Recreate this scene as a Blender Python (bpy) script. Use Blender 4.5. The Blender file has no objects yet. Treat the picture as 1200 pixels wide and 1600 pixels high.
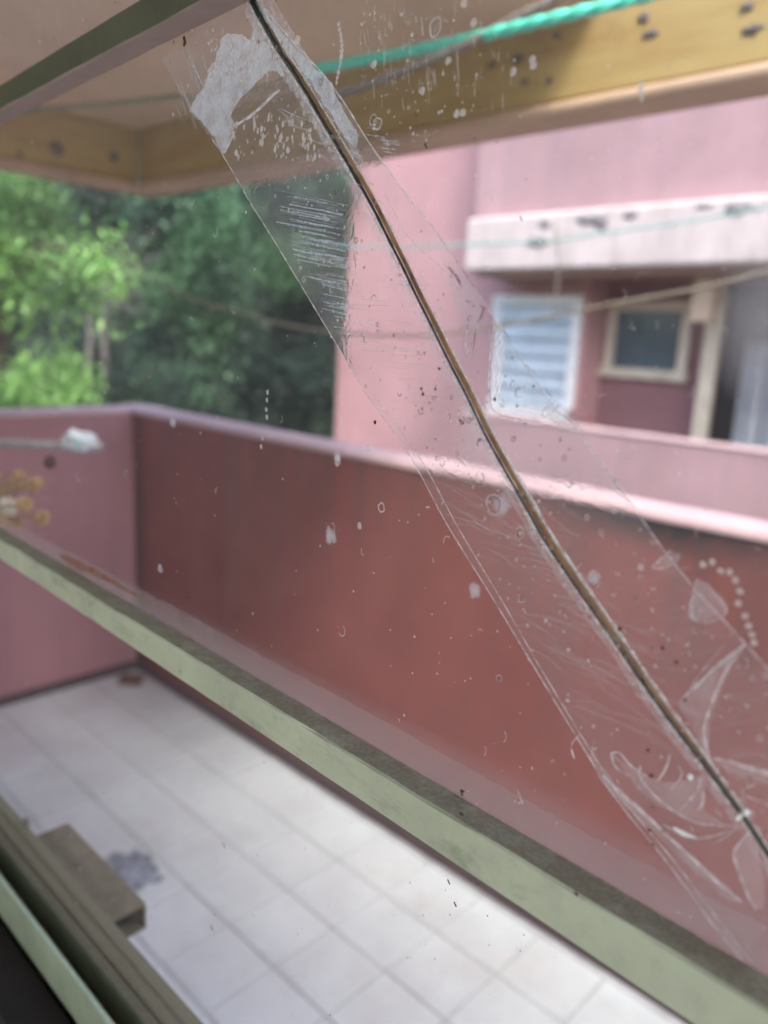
import bpy, math, random
import numpy as np
from mathutils import Vector, Matrix, noise as mnoise
random.seed(7); RNG = np.random.default_rng(7)
S = bpy.context.scene
COL = S.collection

# ---------------------------------------------------------------- camera
F = 1209.5                       # focal length in photo pixels (photo 1200 x 1600)
CAM = Vector((0, 0, 1.52))
ROT = Matrix(((0.695964, 0.121622, -0.707702), (-0.716227, 0.188277, -0.67199), (0.051515, 0.974556, 0.218143)))   # camera -> world
cd = bpy.data.cameras.new('camera'); cam = bpy.data.objects.new('camera', cd); COL.objects.link(cam)
cam.matrix_world = Matrix.Translation(CAM) @ ROT.to_4x4()
cd.sensor_fit = 'VERTICAL'; cd.sensor_height = 36.0; cd.lens = F / 1600 * 36
cd.clip_start = 0.01; cd.clip_end = 500
cd.dof.use_dof = True; cd.dof.focus_distance = 0.44; cd.dof.aperture_fstop = 4.2
S.camera = cam

# ---------------------------------------------------------------- light
W = bpy.data.worlds.new('World'); S.world = W; W.use_nodes = True
nt = W.node_tree; bg = nt.nodes['Background']
sky = nt.nodes.new('ShaderNodeTexSky'); sky.sky_type = 'NISHITA'; sky.sun_disc = False
SUN_EL, SUN_AZ = math.radians(56), math.radians(238)    # direction the light comes from, measured from +X towards +Y
sky.sun_elevation = SUN_EL; sky.sun_rotation = math.pi / 2 - SUN_AZ
sky.air_density = 1.0; sky.dust_density = 4.0; sky.ozone_density = 0.8
nt.links.new(sky.outputs[0], bg.inputs[0]); bg.inputs[1].default_value = 0.15
sl = bpy.data.lights.new('sun', 'SUN'); sl.energy = .7; sl.angle = math.radians(14); sl.color = (1, .97, .93)
so = bpy.data.objects.new('sun', sl); COL.objects.link(so)
sd = Vector((math.cos(SUN_EL) * math.cos(SUN_AZ), math.cos(SUN_EL) * math.sin(SUN_AZ), math.sin(SUN_EL)))
so.rotation_euler = sd.to_track_quat('Z', 'Y').to_euler()
S.view_settings.view_transform = 'Standard'; S.view_settings.look = 'None'
S.view_settings.gamma = 1; S.view_settings.use_curve_mapping = False
S.view_settings.exposure = 1.93
S.render.engine = 'CYCLES'
S.cycles.transparent_max_bounces = 24; S.cycles.max_bounces = 8; S.cycles.diffuse_bounces = 4

# ---------------------------------------------------------------- helpers
def ray(px, py): return ROT @ Vector((px - 600, 800 - py, -F))
def un(px, py, ax, v):                 # the point of the plane (axis ax = v) seen at photo pixel px, py
    r = ray(px, py); t = (v - CAM[ax]) / r[ax]; return CAM + r * t
def at(px, py, depth): return CAM + ray(px, py) * (depth / F)

def mat(name):
    m = bpy.data.materials.new(name); m.use_nodes = True
    n = m.node_tree.nodes; b = n['Principled BSDF']; return m, m.node_tree, b
def node(t, kind, **kw):
    n = t.nodes.new(kind)
    for k, v in kw.items():
        if hasattr(n, k): setattr(n, k, v)
        else: n.inputs[k].default_value = v
    return n
def coord(t, scale=(1, 1, 1), loc=(0, 0, 0)):
    g = t.nodes.new('ShaderNodeNewGeometry'); mp = t.nodes.new('ShaderNodeMapping')
    mp.inputs['Scale'].default_value = scale; mp.inputs['Location'].default_value = loc
    t.links.new(g.outputs['Position'], mp.inputs[0]); return mp.outputs[0]
def noise(t, vec, scale, detail=5, rough=.6, dist=0):
    n = node(t, 'ShaderNodeTexNoise'); n.inputs['Scale'].default_value = scale
    n.inputs['Detail'].default_value = detail; n.inputs['Roughness'].default_value = rough
    n.inputs['Distortion'].default_value = dist
    t.links.new(vec, n.inputs['Vector']); return n.outputs['Fac']
def ramp(t, fac, stops):
    r = node(t, 'ShaderNodeValToRGB'); e = r.color_ramp.elements
    while len(e) < len(stops): e.new(.5)
    for el, (p, c) in zip(e, stops):
        el.position = p; el.color = c if len(c) == 4 else (*c, 1)
    t.links.new(fac, r.inputs[0]); return r.outputs[0]
def mixc(t, fac, a, b):
    m = node(t, 'ShaderNodeMix', data_type='RGBA')
    if isinstance(fac, (int, float)): m.inputs[0].default_value = fac
    else: t.links.new(fac, m.inputs[0])
    for i, c in ((6, a), (7, b)):
        if isinstance(c, tuple): m.inputs[i].default_value = (*c[:3], 1)
        else: t.links.new(c, m.inputs[i])
    return m.outputs[2]
def math_(t, op, a, b=0.0, clamp=False):
    m = node(t, 'ShaderNodeMath', operation=op); m.use_clamp = clamp
    for i, v in enumerate((a, b)):
        if isinstance(v, (int, float)): m.inputs[i].default_value = v
        else: t.links.new(v, m.inputs[i])
    return m.outputs[0]
def bump(t, b, h, strength=.3, dist=.002):
    n = node(t, 'ShaderNodeBump'); n.inputs['Strength'].default_value = strength
    n.inputs['Distance'].default_value = dist
    t.links.new(h, n.inputs['Height']); t.links.new(n.outputs[0], b.inputs['Normal'])
G3 = lambda v: (v, v, v)
def plain(name, c, rough=.7, metal=0, var=.25, scale=12, bmp=.2, bd=.002):
    """paint or matter of colour c with uneven tone and fine relief"""
    m, t, b = mat(name); v = coord(t)
    n = noise(t, v, scale, 6, .65)
    hi = tuple(min(1, x * (1 + var)) for x in c); lo = tuple(x * (1 - var) for x in c)
    t.links.new(ramp(t, n, [(.3, lo), (.7, hi)]), b.inputs['Base Color'])
    b.inputs['Roughness'].default_value = rough; b.inputs['Metallic'].default_value = metal
    bump(t, b, noise(t, v, scale * 8, 4), bmp, bd); return m
def grimy(name, c, dirt, stain=.5, scale=2.0, streak=True, rough=.8, amount=.5):
    """old wall paint: tone patches, vertical rain streaks, mould blots"""
    m, t, b = mat(name)
    v = coord(t); vs = coord(t, (3.2, 3.2, .35) if streak else (1, 1, 1))
    n1 = noise(t, v, scale, 7, .65); n2 = noise(t, vs, scale * 1.6, 6, .7); n3 = noise(t, v, scale * 14, 5, .7)
    lo = tuple(x * .82 for x in c); hi = tuple(min(1, x * 1.12) for x in c)
    base = ramp(t, n1, [(.3, lo), (.7, hi)])
    k = math_(t, 'MULTIPLY', ramp(t, n2, [(.5, G3(0)), (.8, G3(1))]), stain)
    col = mixc(t, k, base, dirt)
    k2 = math_(t, 'MULTIPLY', ramp(t, n3, [(.62, G3(0)), (.75, G3(1))]), amount)
    col = mixc(t, k2, col, dirt)
    t.links.new(col, b.inputs['Base Color']); b.inputs['Roughness'].default_value = rough
    bump(t, b, n3, .35, .004); return m

class MB:
    """collects vertices and faces; build() links them as ONE mesh object"""
    def __init__(s): s.v = []; s.f = []
    def add(s, vs, fs):
        o = len(s.v); s.v += [tuple(v) for v in vs]; s.f += [tuple(i + o for i in f) for f in fs]; return s
    def box(s, lo, hi):
        (x0, y0, z0), (x1, y1, z1) = lo, hi
        return s.add([(x0,y0,z0),(x1,y0,z0),(x1,y1,z0),(x0,y1,z0),(x0,y0,z1),(x1,y0,z1),(x1,y1,z1),(x0,y1,z1)],
                     [(0,3,2,1),(4,5,6,7),(0,1,5,4),(1,2,6,5),(2,3,7,6),(3,0,4,7)])
    def prism(s, a, b, prof):
        """profile points (du, dz) swept from a to b; u = horizontal X"""
        a = Vector(a); b = Vector(b); n = len(prof)
        vs = [a + Vector((u, 0, z)) for u, z in prof] + [b + Vector((u, 0, z)) for u, z in prof]
        fs = [(i, (i+1) % n, n + (i+1) % n, n + i) for i in range(n)] + [tuple(range(n))[::-1], tuple(range(n, 2*n))]
        return s.add(vs, fs)
    def tube(s, pts, rad, n=10, caps=True):
        pts = [Vector(p) for p in pts]; m = len(pts)
        rad = rad if isinstance(rad, (list, tuple)) else [rad] * m
        vs = []; up = Vector((.13, .2, 1)).normalized()
        for i, p in enumerate(pts):
            d = (pts[min(i+1, m-1)] - pts[max(i-1, 0)]).normalized()
            a = d.cross(up); a = (a if a.length > 1e-3 else d.cross(Vector((1, 0, 0)))).normalized(); bb = d.cross(a)
            vs += [p + (a * math.cos(2*math.pi*k/n) + bb * math.sin(2*math.pi*k/n)) * rad[i] for k in range(n)]
        fs = [(i*n+k, i*n+(k+1) % n, (i+1)*n+(k+1) % n, (i+1)*n+k) for i in range(m-1) for k in range(n)]
        if caps: fs += [tuple(range(n))[::-1], tuple(range((m-1)*n, m*n))]
        return s.add(vs, fs)
    def blob(s, c, r, seed=0, rough=.25, seg=10):
        c = Vector(c); r = Vector(r) if not isinstance(r, (int, float)) else Vector((r, r, r)); vs = []; fs = []
        for i in range(seg + 1):
            th = math.pi * i / seg
            for k in range(seg * 2):
                ph = math.pi * k / seg
                d = Vector((math.sin(th)*math.cos(ph), math.sin(th)*math.sin(ph), math.cos(th)))
                q = 1 + rough * mnoise.noise(d * 2.1 + Vector((seed, seed * 1.7, 0)))
                vs.append(c + Vector((d.x*r.x, d.y*r.y, d.z*r.z)) * q)
        n = seg * 2
        for i in range(seg):
            for k in range(n): fs.append((i*n+k, (i+1)*n+k, (i+1)*n+(k+1) % n, i*n+(k+1) % n))
        return s.add(vs, fs)
    def build(s, name, m, parent=None, smooth=False, bevel=0):
        me = bpy.data.meshes.new(name); me.from_pydata(s.v, [], s.f); me.update()
        o = bpy.data.objects.new(name, me); COL.objects.link(o)
        if m: me.materials.append(m)
        if smooth: me.polygons.foreach_set('use_smooth', [True] * len(me.polygons))
        if parent: o.parent = parent; o.matrix_parent_inverse = parent.matrix_basis.inverted()
        if bevel:
            bv = o.modifiers.new('bevel', 'BEVEL'); bv.width = bevel; bv.segments = 3; bv.limit_method = 'ANGLE'
        return o
def tag(o, label, cat, group=None):
    o['label'] = label; o['category'] = cat
    if group: o['group'] = group
    return o
def thing(name, label, cat, loc=(0, 0, 0), group=None):
    o = bpy.data.objects.new(name, None); o.location = loc; o.empty_display_size = .1; COL.objects.link(o)
    return tag(o, label, cat, group)
def kind(o, k): o['kind'] = k; return o
def spline(pts, step=6):
    """Catmull-Rom through 2-D or wider tuples"""
    P = [np.array(p, float) for p in pts]; P = [2*P[0]-P[1]] + P + [2*P[-1]-P[-2]]; out = []
    for i in range(1, len(P) - 2):
        a, b, c, d = P[i-1], P[i], P[i+1], P[i+2]; n = max(1, int(np.linalg.norm((c-b)[:2]) / step))
        for k in range(n):
            t = k / n; out.append(.5*((2*b)+(c-a)*t+(2*a-5*b+4*c-d)*t*t+(3*b-a-3*c+d)*t**3))
    out.append(P[-2]); return out

# ---------------------------------------------------------------- materials
M = {}
M['pink_ext'] = grimy('pink_exterior_paint', (.52, .285, .30), (.30, .21, .23), .3, 1.1)
M['pink_ext2'] = grimy('weathered_pink_paint', (.40, .25, .27), (.24, .18, .20), .55, 1.3)
M['maroon'] = grimy('shaded_terrace_paint', (.30, .14, .15), (.14, .08, .09), .5, 1.5)  # wall pink darkened, the recess's shade put into the colour
M['inner'] = grimy('brick_pink_patio_paint', (.40, .115, .09), (.20, .115, .10), .65, 1.6, amount=.25)
M['inner2'] = grimy('mauve_patio_paint', (.38, .185, .20), (.2, .12, .135), .5, 1.6, amount=.2)
M['coping'] = grimy('pale_pink_coping', (.54, .38, .40), (.26, .22, .23), .4, 3.0)
M['soffit'] = grimy('peach_soffit_paint', (.78, .60, .42), (.60, .44, .30), .4, 2.0, streak=False)
M['peach'] = grimy('peach_lip_paint', (.58, .42, .30), (.36, .25, .18), .4, 4, streak=False)
M['fascia'] = grimy('white_fascia_paint', (.60, .51, .50), (.22, .17, .15), .65, 3.2, amount=.9)
M['cream'] = plain('cream_paint', (.66, .58, .46), .6)
M['white'] = plain('white_paint', (.8, .8, .8), .5, var=.08)
M['blueglass'] = plain('pale_blue_louvre_glass', (.36, .45, .55), .2, var=.15, scale=5)
M['darkglass'] = plain('dark_window_glass', (.07, .10, .13), .12, var=.3, scale=4)
M['dark'] = plain('dark_interior', (.02, .018, .02), .9)
M['curtain'] = plain('grey_curtain_cloth', (.36, .37, .40), .9, var=.35, scale=3)
M['grout'] = plain('grey_grout', (.42, .43, .46), .9)
M['ground'] = plain('dark_soil', (.05, .06, .035), .95, scale=1)

# ochre beam face: yellower to the right, brown wood-like staining to the left
m, t, b = mat('ochre_beam_paint'); v = coord(t, (1, .5, 4)); n1 = noise(t, v, 3, 6, .65); n2 = noise(t, coord(t), 9, 6, .7)
c1 = ramp(t, n1, [(.3, (.38, .25, .09)), (.5, (.47, .35, .14)), (.75, (.52, .42, .19))])
t.links.new(mixc(t, ramp(t, n2, [(.6, G3(0)), (.78, G3(.6))]), c1, (.16, .10, .06)), b.inputs['Base Color'])
b.inputs['Roughness'].default_value = .75; M['ochre'] = m
bump(t, b, n2, .3, .004)

# floor tile: glazed off-white, each with its own tone
m, t, b = mat('white_glazed_tile'); oi = node(t, 'ShaderNodeObjectInfo')
v = coord(t); n1 = noise(t, v, 5, 6, .7); n2 = noise(t, v, 40, 4, .6)
c1 = ramp(t, n1, [(.3, (.52, .58, .62)), (.6, (.62, .69, .73))])
c1 = mixc(t, math_(t, 'MULTIPLY', oi.outputs['Random'], .22), c1, (.52, .52, .56))
c1 = mixc(t, ramp(t, n2, [(.60, G3(0)), (.76, G3(.45))]), c1, (.35, .33, .32))
n5 = noise(t, v, 1.6, 6, .75); c1 = mixc(t, ramp(t, n5, [(.5, G3(0)), (.72, G3(.5))]), c1, (.42, .40, .40))
t.links.new(c1, b.inputs['Base Color']); b.inputs['Roughness'].default_value = .38; M['tile'] = m

# old green sash enamel, dusty brown on upward faces
def enamel(name, green, dust, lo=.55, hi=.85, chips=.6, rough=.5, under=None):
    m, t, b = mat(name); v = coord(t); g = node(t, 'ShaderNodeNewGeometry'); sx = node(t, 'ShaderNodeSeparateXYZ')
    t.links.new(g.outputs['Normal'], sx.inputs[0])
    up = ramp(t, sx.outputs[2], [(lo, G3(0)), (hi, G3(1))])
    n1 = noise(t, v, 60, 6, .7); n2 = noise(t, v, 420, 4, .7); n3 = noise(t, v, 14, 5, .6)
    gc = ramp(t, n3, [(.3, tuple(x*.85 for x in green)), (.7, tuple(x*1.1 for x in green))])
    gc = mixc(t, math_(t, 'MULTIPLY', ramp(t, n1, [(.5, G3(0)), (.85, G3(1))]), .45), gc, tuple(x*.55 for x in green))
    gc = mixc(t, math_(t, 'MULTIPLY', ramp(t, n1, [(.67, G3(0)), (.72, G3(1))]), chips), gc, (.04, .035, .025))
    dc = ramp(t, n2, [(.3, tuple(x*.5 for x in dust)), (.72, tuple(x*1.35 for x in dust))])
    n4 = noise(t, coord(t, (1, .35, 1)), 22, 8, .75, .6)
    gc = mixc(t, math_(t, 'MULTIPLY', ramp(t, n4, [(.52, G3(0)), (.68, G3(1))]), .5), gc, tuple(x*.5 for x in dust))
    k = math_(t, 'MULTIPLY', up, math_(t, 'ADD', math_(t, 'MULTIPLY', n1, .8), .55), True)
    if under:  # dusty mauve underside, with light from the floor put into its colour
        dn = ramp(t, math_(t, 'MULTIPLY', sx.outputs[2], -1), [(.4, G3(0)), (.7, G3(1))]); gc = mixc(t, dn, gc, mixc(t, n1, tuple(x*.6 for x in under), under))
    t.links.new(mixc(t, k, gc, dc), b.inputs['Base Color']); b.inputs['Roughness'].default_value = rough
    bump(t, b, math_(t, 'ADD', n2, math_(t, 'MULTIPLY', n1, 1.5)), .5, .0006); return m
M['sash'] = enamel('pale_green_sash_enamel', (.53, .59, .44), (.15, .13, .075))
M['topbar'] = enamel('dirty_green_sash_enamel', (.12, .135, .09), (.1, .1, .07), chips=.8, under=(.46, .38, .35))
M['track'] = enamel('green_track_enamel', (.34, .40, .28), (.40, .50, .38), .7, .95)
M['track_dark'] = enamel('grimy_track_enamel', (.17, .19, .13), (.14, .12, .08), .3, .8, rough=.8)
M['sill'] = enamel('dusty_sill_metal', (.13, .11, .07), (.17, .15, .09), .3, .8, rough=.9)
M['box'] = plain('dusty_brown_metal', (.16, .13, .085), .9, var=.3, scale=60, bmp=.5, bd=.001)
M['debris'] = plain('rusty_leaf_debris', (.24, .13, .045), .95, var=.9, scale=160, bmp=1, bd=.003)

# ---------------------------------------------------------------- setting: patio floor with its tiles
WX, WY = 1.628, 3.04            # inner faces of the patio walls
fl = kind(MB().box((.335, -1.2, -.15), (WX + .17, WY + .17, -.004)).build('patio_floor', M['grout']), 'structure')
PITCH, GAP = .1937, .0034
TX, TY = .8278, .8751
def tile_mesh(x0, x1, y0, y1, r):
    z1 = .0012 + r; bv = .0016
    mb = MB().add([(x0,y0,-.006),(x1,y0,-.006),(x1,y1,-.006),(x0,y1,-.006),(x0,y0,z1-bv),(x1,y0,z1-bv),(x1,y1,z1-bv),(x0,y1,z1-bv),
                   (x0+bv,y0+bv,z1),(x1-bv,y0+bv,z1),(x1-bv,y1-bv,z1),(x0+bv,y1-bv,z1)],
                  [(0,1,5,4),(1,2,6,5),(2,3,7,6),(3,0,4,7),(4,5,9,8),(5,6,10,9),(6,7,11,10),(7,4,8,11),(8,9,10,11)])
    return mb
full = None
for i in range(-2, 6):
    for j in range(-8, 13):
        x0 = TX + PITCH*(i-1) + GAP; x1 = TX + PITCH*i - GAP; y0 = TY + PITCH*j + GAP; y1 = y0 + PITCH - 2*GAP
        x0c, x1c, y1c = max(x0, .34), min(x1, WX - .002), min(y1, WY - .002)
        if x1c - x0c < .02 or y1c - y0 < .02: continue
        cut = (x0c, x1c, y1c) != (x0, x1, y1)
        if cut: o = tile_mesh(x0c, x1c, y0, y1c, 0).build('tile', M['tile'], fl)
        else:
            if full is None:
                full = tile_mesh(-PITCH/2+GAP, PITCH/2-GAP, -PITCH/2+GAP, PITCH/2-GAP, 0).build('tile', M['tile'], fl); o = full
            else: o = full.copy(); COL.objects.link(o); o.parent = fl
            o.location = ((x0+x1)/2, (y0+y1)/2, random.uniform(-.0006, .0006))
            o.rotation_euler = (random.uniform(-.003, .003), random.uniform(-.003, .003), 0)
kind(MB().add([(-150,-150,-3.2),(150,-150,-3.2),(150,150,-3.2),(-150,150,-3.2)], [(0,1,2,3)]).build('ground', M['ground']), 'structure')

# ---------------------------------------------------------------- patio walls
PT = 1.176; TH = .135
# mould on the parapet face: same paint plus a black blot below the coping and painted corner shade
m, t, b = mat('mouldy_shaded_brick_pink_paint')
def near(t, v, p, scale, r0, r1):
    """mask: 1 near p falling to 0, wobbled by noise"""
    mp = node(t, 'ShaderNodeMapping'); mp.inputs['Location'].default_value = tuple(-a*s for a, s in zip(p, scale)); mp.inputs['Scale'].default_value = scale
    t.links.new(v, mp.inputs[0]); ln = node(t, 'ShaderNodeVectorMath', operation='LENGTH'); t.links.new(mp.outputs[0], ln.inputs[0])
    return ramp(t, ln.outputs['Value'], [(r0, G3(1)), (r1, G3(0))])
v = coord(t); n1 = noise(t, v, 2.2, 7, .65); n2 = noise(t, coord(t, (5, 5, .5)), 2.4, 6, .7); n3 = noise(t, v, 26, 5, .7)
base = ramp(t, n1, [(.32, (.205, .062, .053)), (.68, (.285, .088, .074))])
base = mixc(t, math_(t, 'MULTIPLY', ramp(t, n2, [(.50, G3(0)), (.8, G3(1))]), .5), base, (.20, .10, .09))
base = mixc(t, math_(t, 'MULTIPLY', ramp(t, n3, [(.6, G3(0)), (.75, G3(1))]), .25), base, (.2, .12, .11))
zsx = node(t, 'ShaderNodeSeparateXYZ'); t.links.new(v, zsx.inputs[0])
drip = math_(t, 'MULTIPLY', math_(t, 'SUBTRACT', zsx.outputs[2], PT-.75), 1/.75, True)      # rain streaks, densest under the coping
n6 = noise(t, coord(t, (9, 9, .25)), 2.2, 6, .75)
base = mixc(t, math_(t, 'MULTIPLY', math_(t, 'MULTIPLY', math_(t, 'POWER', drip, 1.6), ramp(t, n6, [(.42, G3(0)), (.68, G3(1))])), .75), base, (.11, .07, .07))
for p, sc, k in (((WX, .72, PT-.02), (1, 2.6, 13), 1.1), ((WX, 1.18, PT-.01), (1, 5, 26), .35), ((WX, WY-.01, .5), (1, 8, .8), .7)):  # two mould blots, then the inner corner's shade painted on
    mk = math_(t, 'MULTIPLY', near(t, v, p, sc, .25, 1.0), math_(t, 'ADD', n3, .35)); mk = math_(t, 'MULTIPLY', mk, k, True)
    base = mixc(t, mk, base, (.035, .03, .033))
t.links.new(base, b.inputs['Base Color']); b.inputs['Roughness'].default_value = .85; bump(t, b, n3, .4, .004); M['inner_long'] = m

w = thing('parapet_wall', 'long brick-pink parapet wall with pale coping running across behind the cracked pane', 'wall', (WX, 0, 0))
MB().box((WX, -1.2, -3.2), (WX+TH, WY+TH, PT-.012)).build('wall', M['inner_long'], w)
def coping(a, b, along_x, parent):
    """slightly wavy rounded mortar cap"""
    n = 40; mb = MB(); rows = []
    for i in range(n+1):
        u = a + (b-a)*i/n; q = mnoise.noise(Vector((u*3.1, 2 if along_x else 5, 0))); j = .004*q; e = .003*mnoise.noise(Vector((u*9, 7, 0)))
        prof = [(-.004+e, -.016), (-.006+e, -.006+j), (.006+e, .004+j), (TH/2, .008+j), (TH-.006, .003+j), (TH+.005, -.008+j), (TH+.004, -.03)]
        rows.append([((u, WY+p, PT+z) if along_x else (WX+p, u, PT+z)) for p, z in prof])
    k = len(rows[0]); vs = [v for r in rows for v in r]
    mb.add(vs, [(i*k+c, i*k+c+1, (i+1)*k+c+1, (i+1)*k+c) for i in range(n) for c in range(k-1)] + [tuple(range(k)), tuple(range(n*k, n*k+k))])
    return mb.build('coping', M['coping'], parent, True)
coping(-1.2, WY+TH, False, w)
STRIP = plain('dark_purple_strip', (.085, .05, .055), .6, scale=30)  # dark purple strip along the foot of both walls
MB().box((WX-.006, -1.2, .0), (WX-.0005, WY, .052)).build('base_strip', STRIP, w, bevel=.002)
w = thing('parapet_wall', 'short mauve-pink end wall meeting the long wall at the left corner', 'wall', (0, WY, 0))
MB().box((-1.5, WY, -3.2), (WX-.002, WY+TH, PT-.012)).build('wall', M['inner2'], w); coping(-1.5, WX-.007, True, w)
MB().box((-1.5, WY-.006, .0), (WX-.0065, WY-.0005, .045)).build('base_strip', STRIP, w, bevel=.002)

# ---------------------------------------------------------------- roof over the patio: beam with ochre inner face, peach lip and soffit
rf = thing('patio_roof', 'peach roof slab edged by an ochre beam, above the patio parapet', 'roof', (WX, 2, 1.92))
B0, B1, SO = 2.032, 2.26, 2.252
WYR = 2.95                       # far edge of the roof
y0r = -.6
MB().add([(WX,y0r,B0+.032),(WX+.1,y0r,B0+.032),(WX+.1,WYR+.1,B0+.032),(WX,WYR,B0+.032),(WX,y0r,B1+.1),(WX+.1,y0r,B1+.1),(WX+.1,WYR+.1,B1+.1),(WX,WYR,B1+.1)],
         [(0,3,2,1),(4,5,6,7),(0,1,5,4),(1,2,6,5),(2,3,7,6),(3,0,4,7)]).build('beam', M['ochre'], rf, bevel=.006)
MB().box((-.6, WYR, B0+.032), (WX-.003, WYR+.1, B1+.1)).build('beam', M['ochre'], rf, bevel=.006)
MB().box((WX-.012, y0r, B0), (WX+.115, WYR+.115, B0+.03)).build('beam_lip', M['peach'], rf, bevel=.012)
MB().box((-.6, WYR-.012, B0-.001), (WX-.015, WYR+.115, B0+.029)).build('beam_lip', M['peach'], rf, bevel=.012)
# soffit slab with a gentle plaster wave, cut back on the window side to let sky light in
nx, ny = 30, 46; vs = []; fs = []
X0, X1s, Y0, Y1s = .66, WX-.002, .98, WYR-.002
for j in range(ny+1):
    for i in range(nx+1):
        x = X0+(X1s-X0)*i/nx; y = Y0+(Y1s-Y0)*j/ny
        vs.append((x, y, SO + .006*mnoise.noise(Vector((x*2.3, y*2.3, 1)))))
for j in range(ny):
    for i in range(nx): a = j*(nx+1)+i; fs.append((a, a+nx+1, a+nx+2, a+1))
MB().add(vs, fs).box((X0, Y0, SO+.02), (X1s, Y1s, SO+.1)).build('soffit', M['soffit'], rf, True)
rust = plain('dark_rust_spot', (.15, .13, .12), .9, var=.5, scale=80)
for px, py, r in ((1005, 28, 9), (1017, 52, 10), (870, 55, 7), (810, 90, 9), (1168, 10, 8), (820, 128, 6), (770, 100, 6), (765, 103, 5), (1176, 45, 11), (858, 125, 6)):
    p = un(px, py, 0, WX-.0015); k = r*.0010
    MB().blob(p, (.002, k*1.5, k*.8), px, 1.1, 9).build('rust_spot', rust, rf, True)
for px, py, r in ((88, 232, 11), (178, 246, 8), (30, 240, 5)):
    p = un(px, py, 1, WYR-.0015); k = r*.0022
    MB().blob(p, (k, .002, k), px, .5, 6).build('rust_spot', rust, rf, True)

# ---------------------------------------------------------------- ropes
def rope(name, pts, r, m, label, cat, twist=True, n=8, strands=3):
    """pts: world points; a rope of twisted strands"""
    P = spline([tuple(p) for p in pts], .02) if len(pts) > 2 else [np.array(pts[0]), np.array(pts[1])]
    P = [Vector(p) for p in P]; 
    # resample finely
    Q = [P[0]]; step = r*.9 if twist else .03
    for a, b_ in zip(P, P[1:]):
        k = max(1, int((b_-a).length/step)); Q += [a.lerp(b_, (i+1)/k) for i in range(k)]
    mb = MB()
    if not twist: mb.tube(Q, r, n)
    else:
        s = 0
        tw = []; 
        for i, p in enumerate(Q):
            if i: s += (Q[i]-Q[i-1]).length
            tw.append(s)
        for q in range(strands):
            pts2 = []
            for i, p in enumerate(Q):
                d = (Q[min(i+1, len(Q)-1)]-Q[max(i-1, 0)]).normalized(); a = d.cross(Vector((0, 0, 1))).normalized(); u = a.cross(d)
                an = tw[i]/(r*6)*2*math.pi*.5 + q*2*math.pi/strands
                pts2.append(p + (a*math.cos(an)+u*math.sin(an))*r*.5)
            mb.tube(pts2, r*.58, 6)
    return tag(mb.build(name, m, None, True), label, cat)
teal = plain('sea_green_nylon', (.12, .80, .62), .45, var=.2, scale=200)
rope('olive_cord', [at(-60, 184, 2.2), at(160, 163, 2.05), at(300, 148, 1.95), at(440, 126, 1.85), at(520, 110, 1.8)], .0075, plain('olive_cord', (.28, .27, .17), .8),
     'dull olive cord running left from the sea-green rope under the peach soffit', 'cord')
rope('green_rope', [at(470, 113, 1.74), at(520, 103, 1.7), at(700, 68, 1.55), at(860, 30, 1.42), at(1010, -6, 1.35), at(1100, -30, 1.3)], .0105, teal,
     'sea-green twisted nylon rope stretched under the roof beam', 'rope')
drk = plain('dark_weathered_wire', (.13, .115, .10), .8)
rope('old_cable', [at(480, 160, 1.5), at(560, 138, 1.5), at(640, 106, 1.5), at(730, 68, 1.5), at(800, 30, 1.5), at(860, 2, 1.5), at(930, -35, 1.5)], .008, drk,
     'dark frayed cable crossing the sea-green rope near the top', 'cable')
jute = plain('tan_jute', (.25, .22, .17), .9, var=.3, scale=150)
rope('clothesline', [at(205, 405, 3.4), at(240, 436, 3.3), at(300, 466, 3.15), at(370, 487, 3.0), at(450, 508, 2.9), at(520, 519, 2.8), at(640, 524, 2.6), at(760, 512, 2.5), at(860, 495, 2.4), at(960, 474, 2.3), at(1080, 453, 2.2), at(1200, 424, 2.1), at(1300, 395, 2.0)], .005, jute,
     'sagging tan clothesline passing in front of the trees and pink house', 'clothesline')
thn = plain('faded_green_cord', (.13, .33, .30), .7)
rope('thin_cord', [at(520, 384, 4.6), at(640, 384, 4.5), at(740, 382, 4.4), at(860, 376, 4.3), at(960, 362, 4.2), at(1080, 345, 4.1), at(1210, 321, 4.0), at(1320, 300, 3.9)], .006, thn,
     'thin faded green cord stretched across the white balcony edge', 'cord', False, 8)

# ---------------------------------------------------------------- pink house opposite
H = thing('pink_house', 'pink house opposite with a stained white balcony edge and two windows', 'house', (6, 4, -3.2))
D = 6.0; DU = 5.6; DF = 5.42; DR = 6.35
yl = un(531, 450, 0, D).y
yu = un(746, 270, 0, DU).y                     # far end of the upper storey
yrec = un(914, 520, 0, D).y                    # where the terrace recess begins
zf0 = un(1000, 417, 0, DF).z; zf1 = un(1000, 318, 0, DF).z
yf = un(728, 360, 0, DF).y
MB().box((D, yrec, -3.2), (D+5, yl, 4.6)).build('wall', M['pink_ext'], H, bevel=.01)
MB().box((DU, -6, zf1), (D-.003, yu, 4.4)).build('upper_wall', M['pink_ext2'], H, bevel=.01)
MB().box((DF, -6, zf0), (D-.003, yf, zf1-.003)).build('balcony_edge', M['fascia'], H, bevel=.03)
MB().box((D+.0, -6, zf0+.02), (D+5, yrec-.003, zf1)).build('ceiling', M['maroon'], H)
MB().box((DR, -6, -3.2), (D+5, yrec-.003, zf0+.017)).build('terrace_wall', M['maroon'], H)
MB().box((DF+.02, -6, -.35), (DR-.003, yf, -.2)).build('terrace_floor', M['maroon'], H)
MB().box((DF+.06, -6, zf0-.03), (D-.003, yf-.08, zf0-.003)).build('slab_underside', plain('brown_underside_paint', (.33, .20, .15), .9), H)
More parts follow.
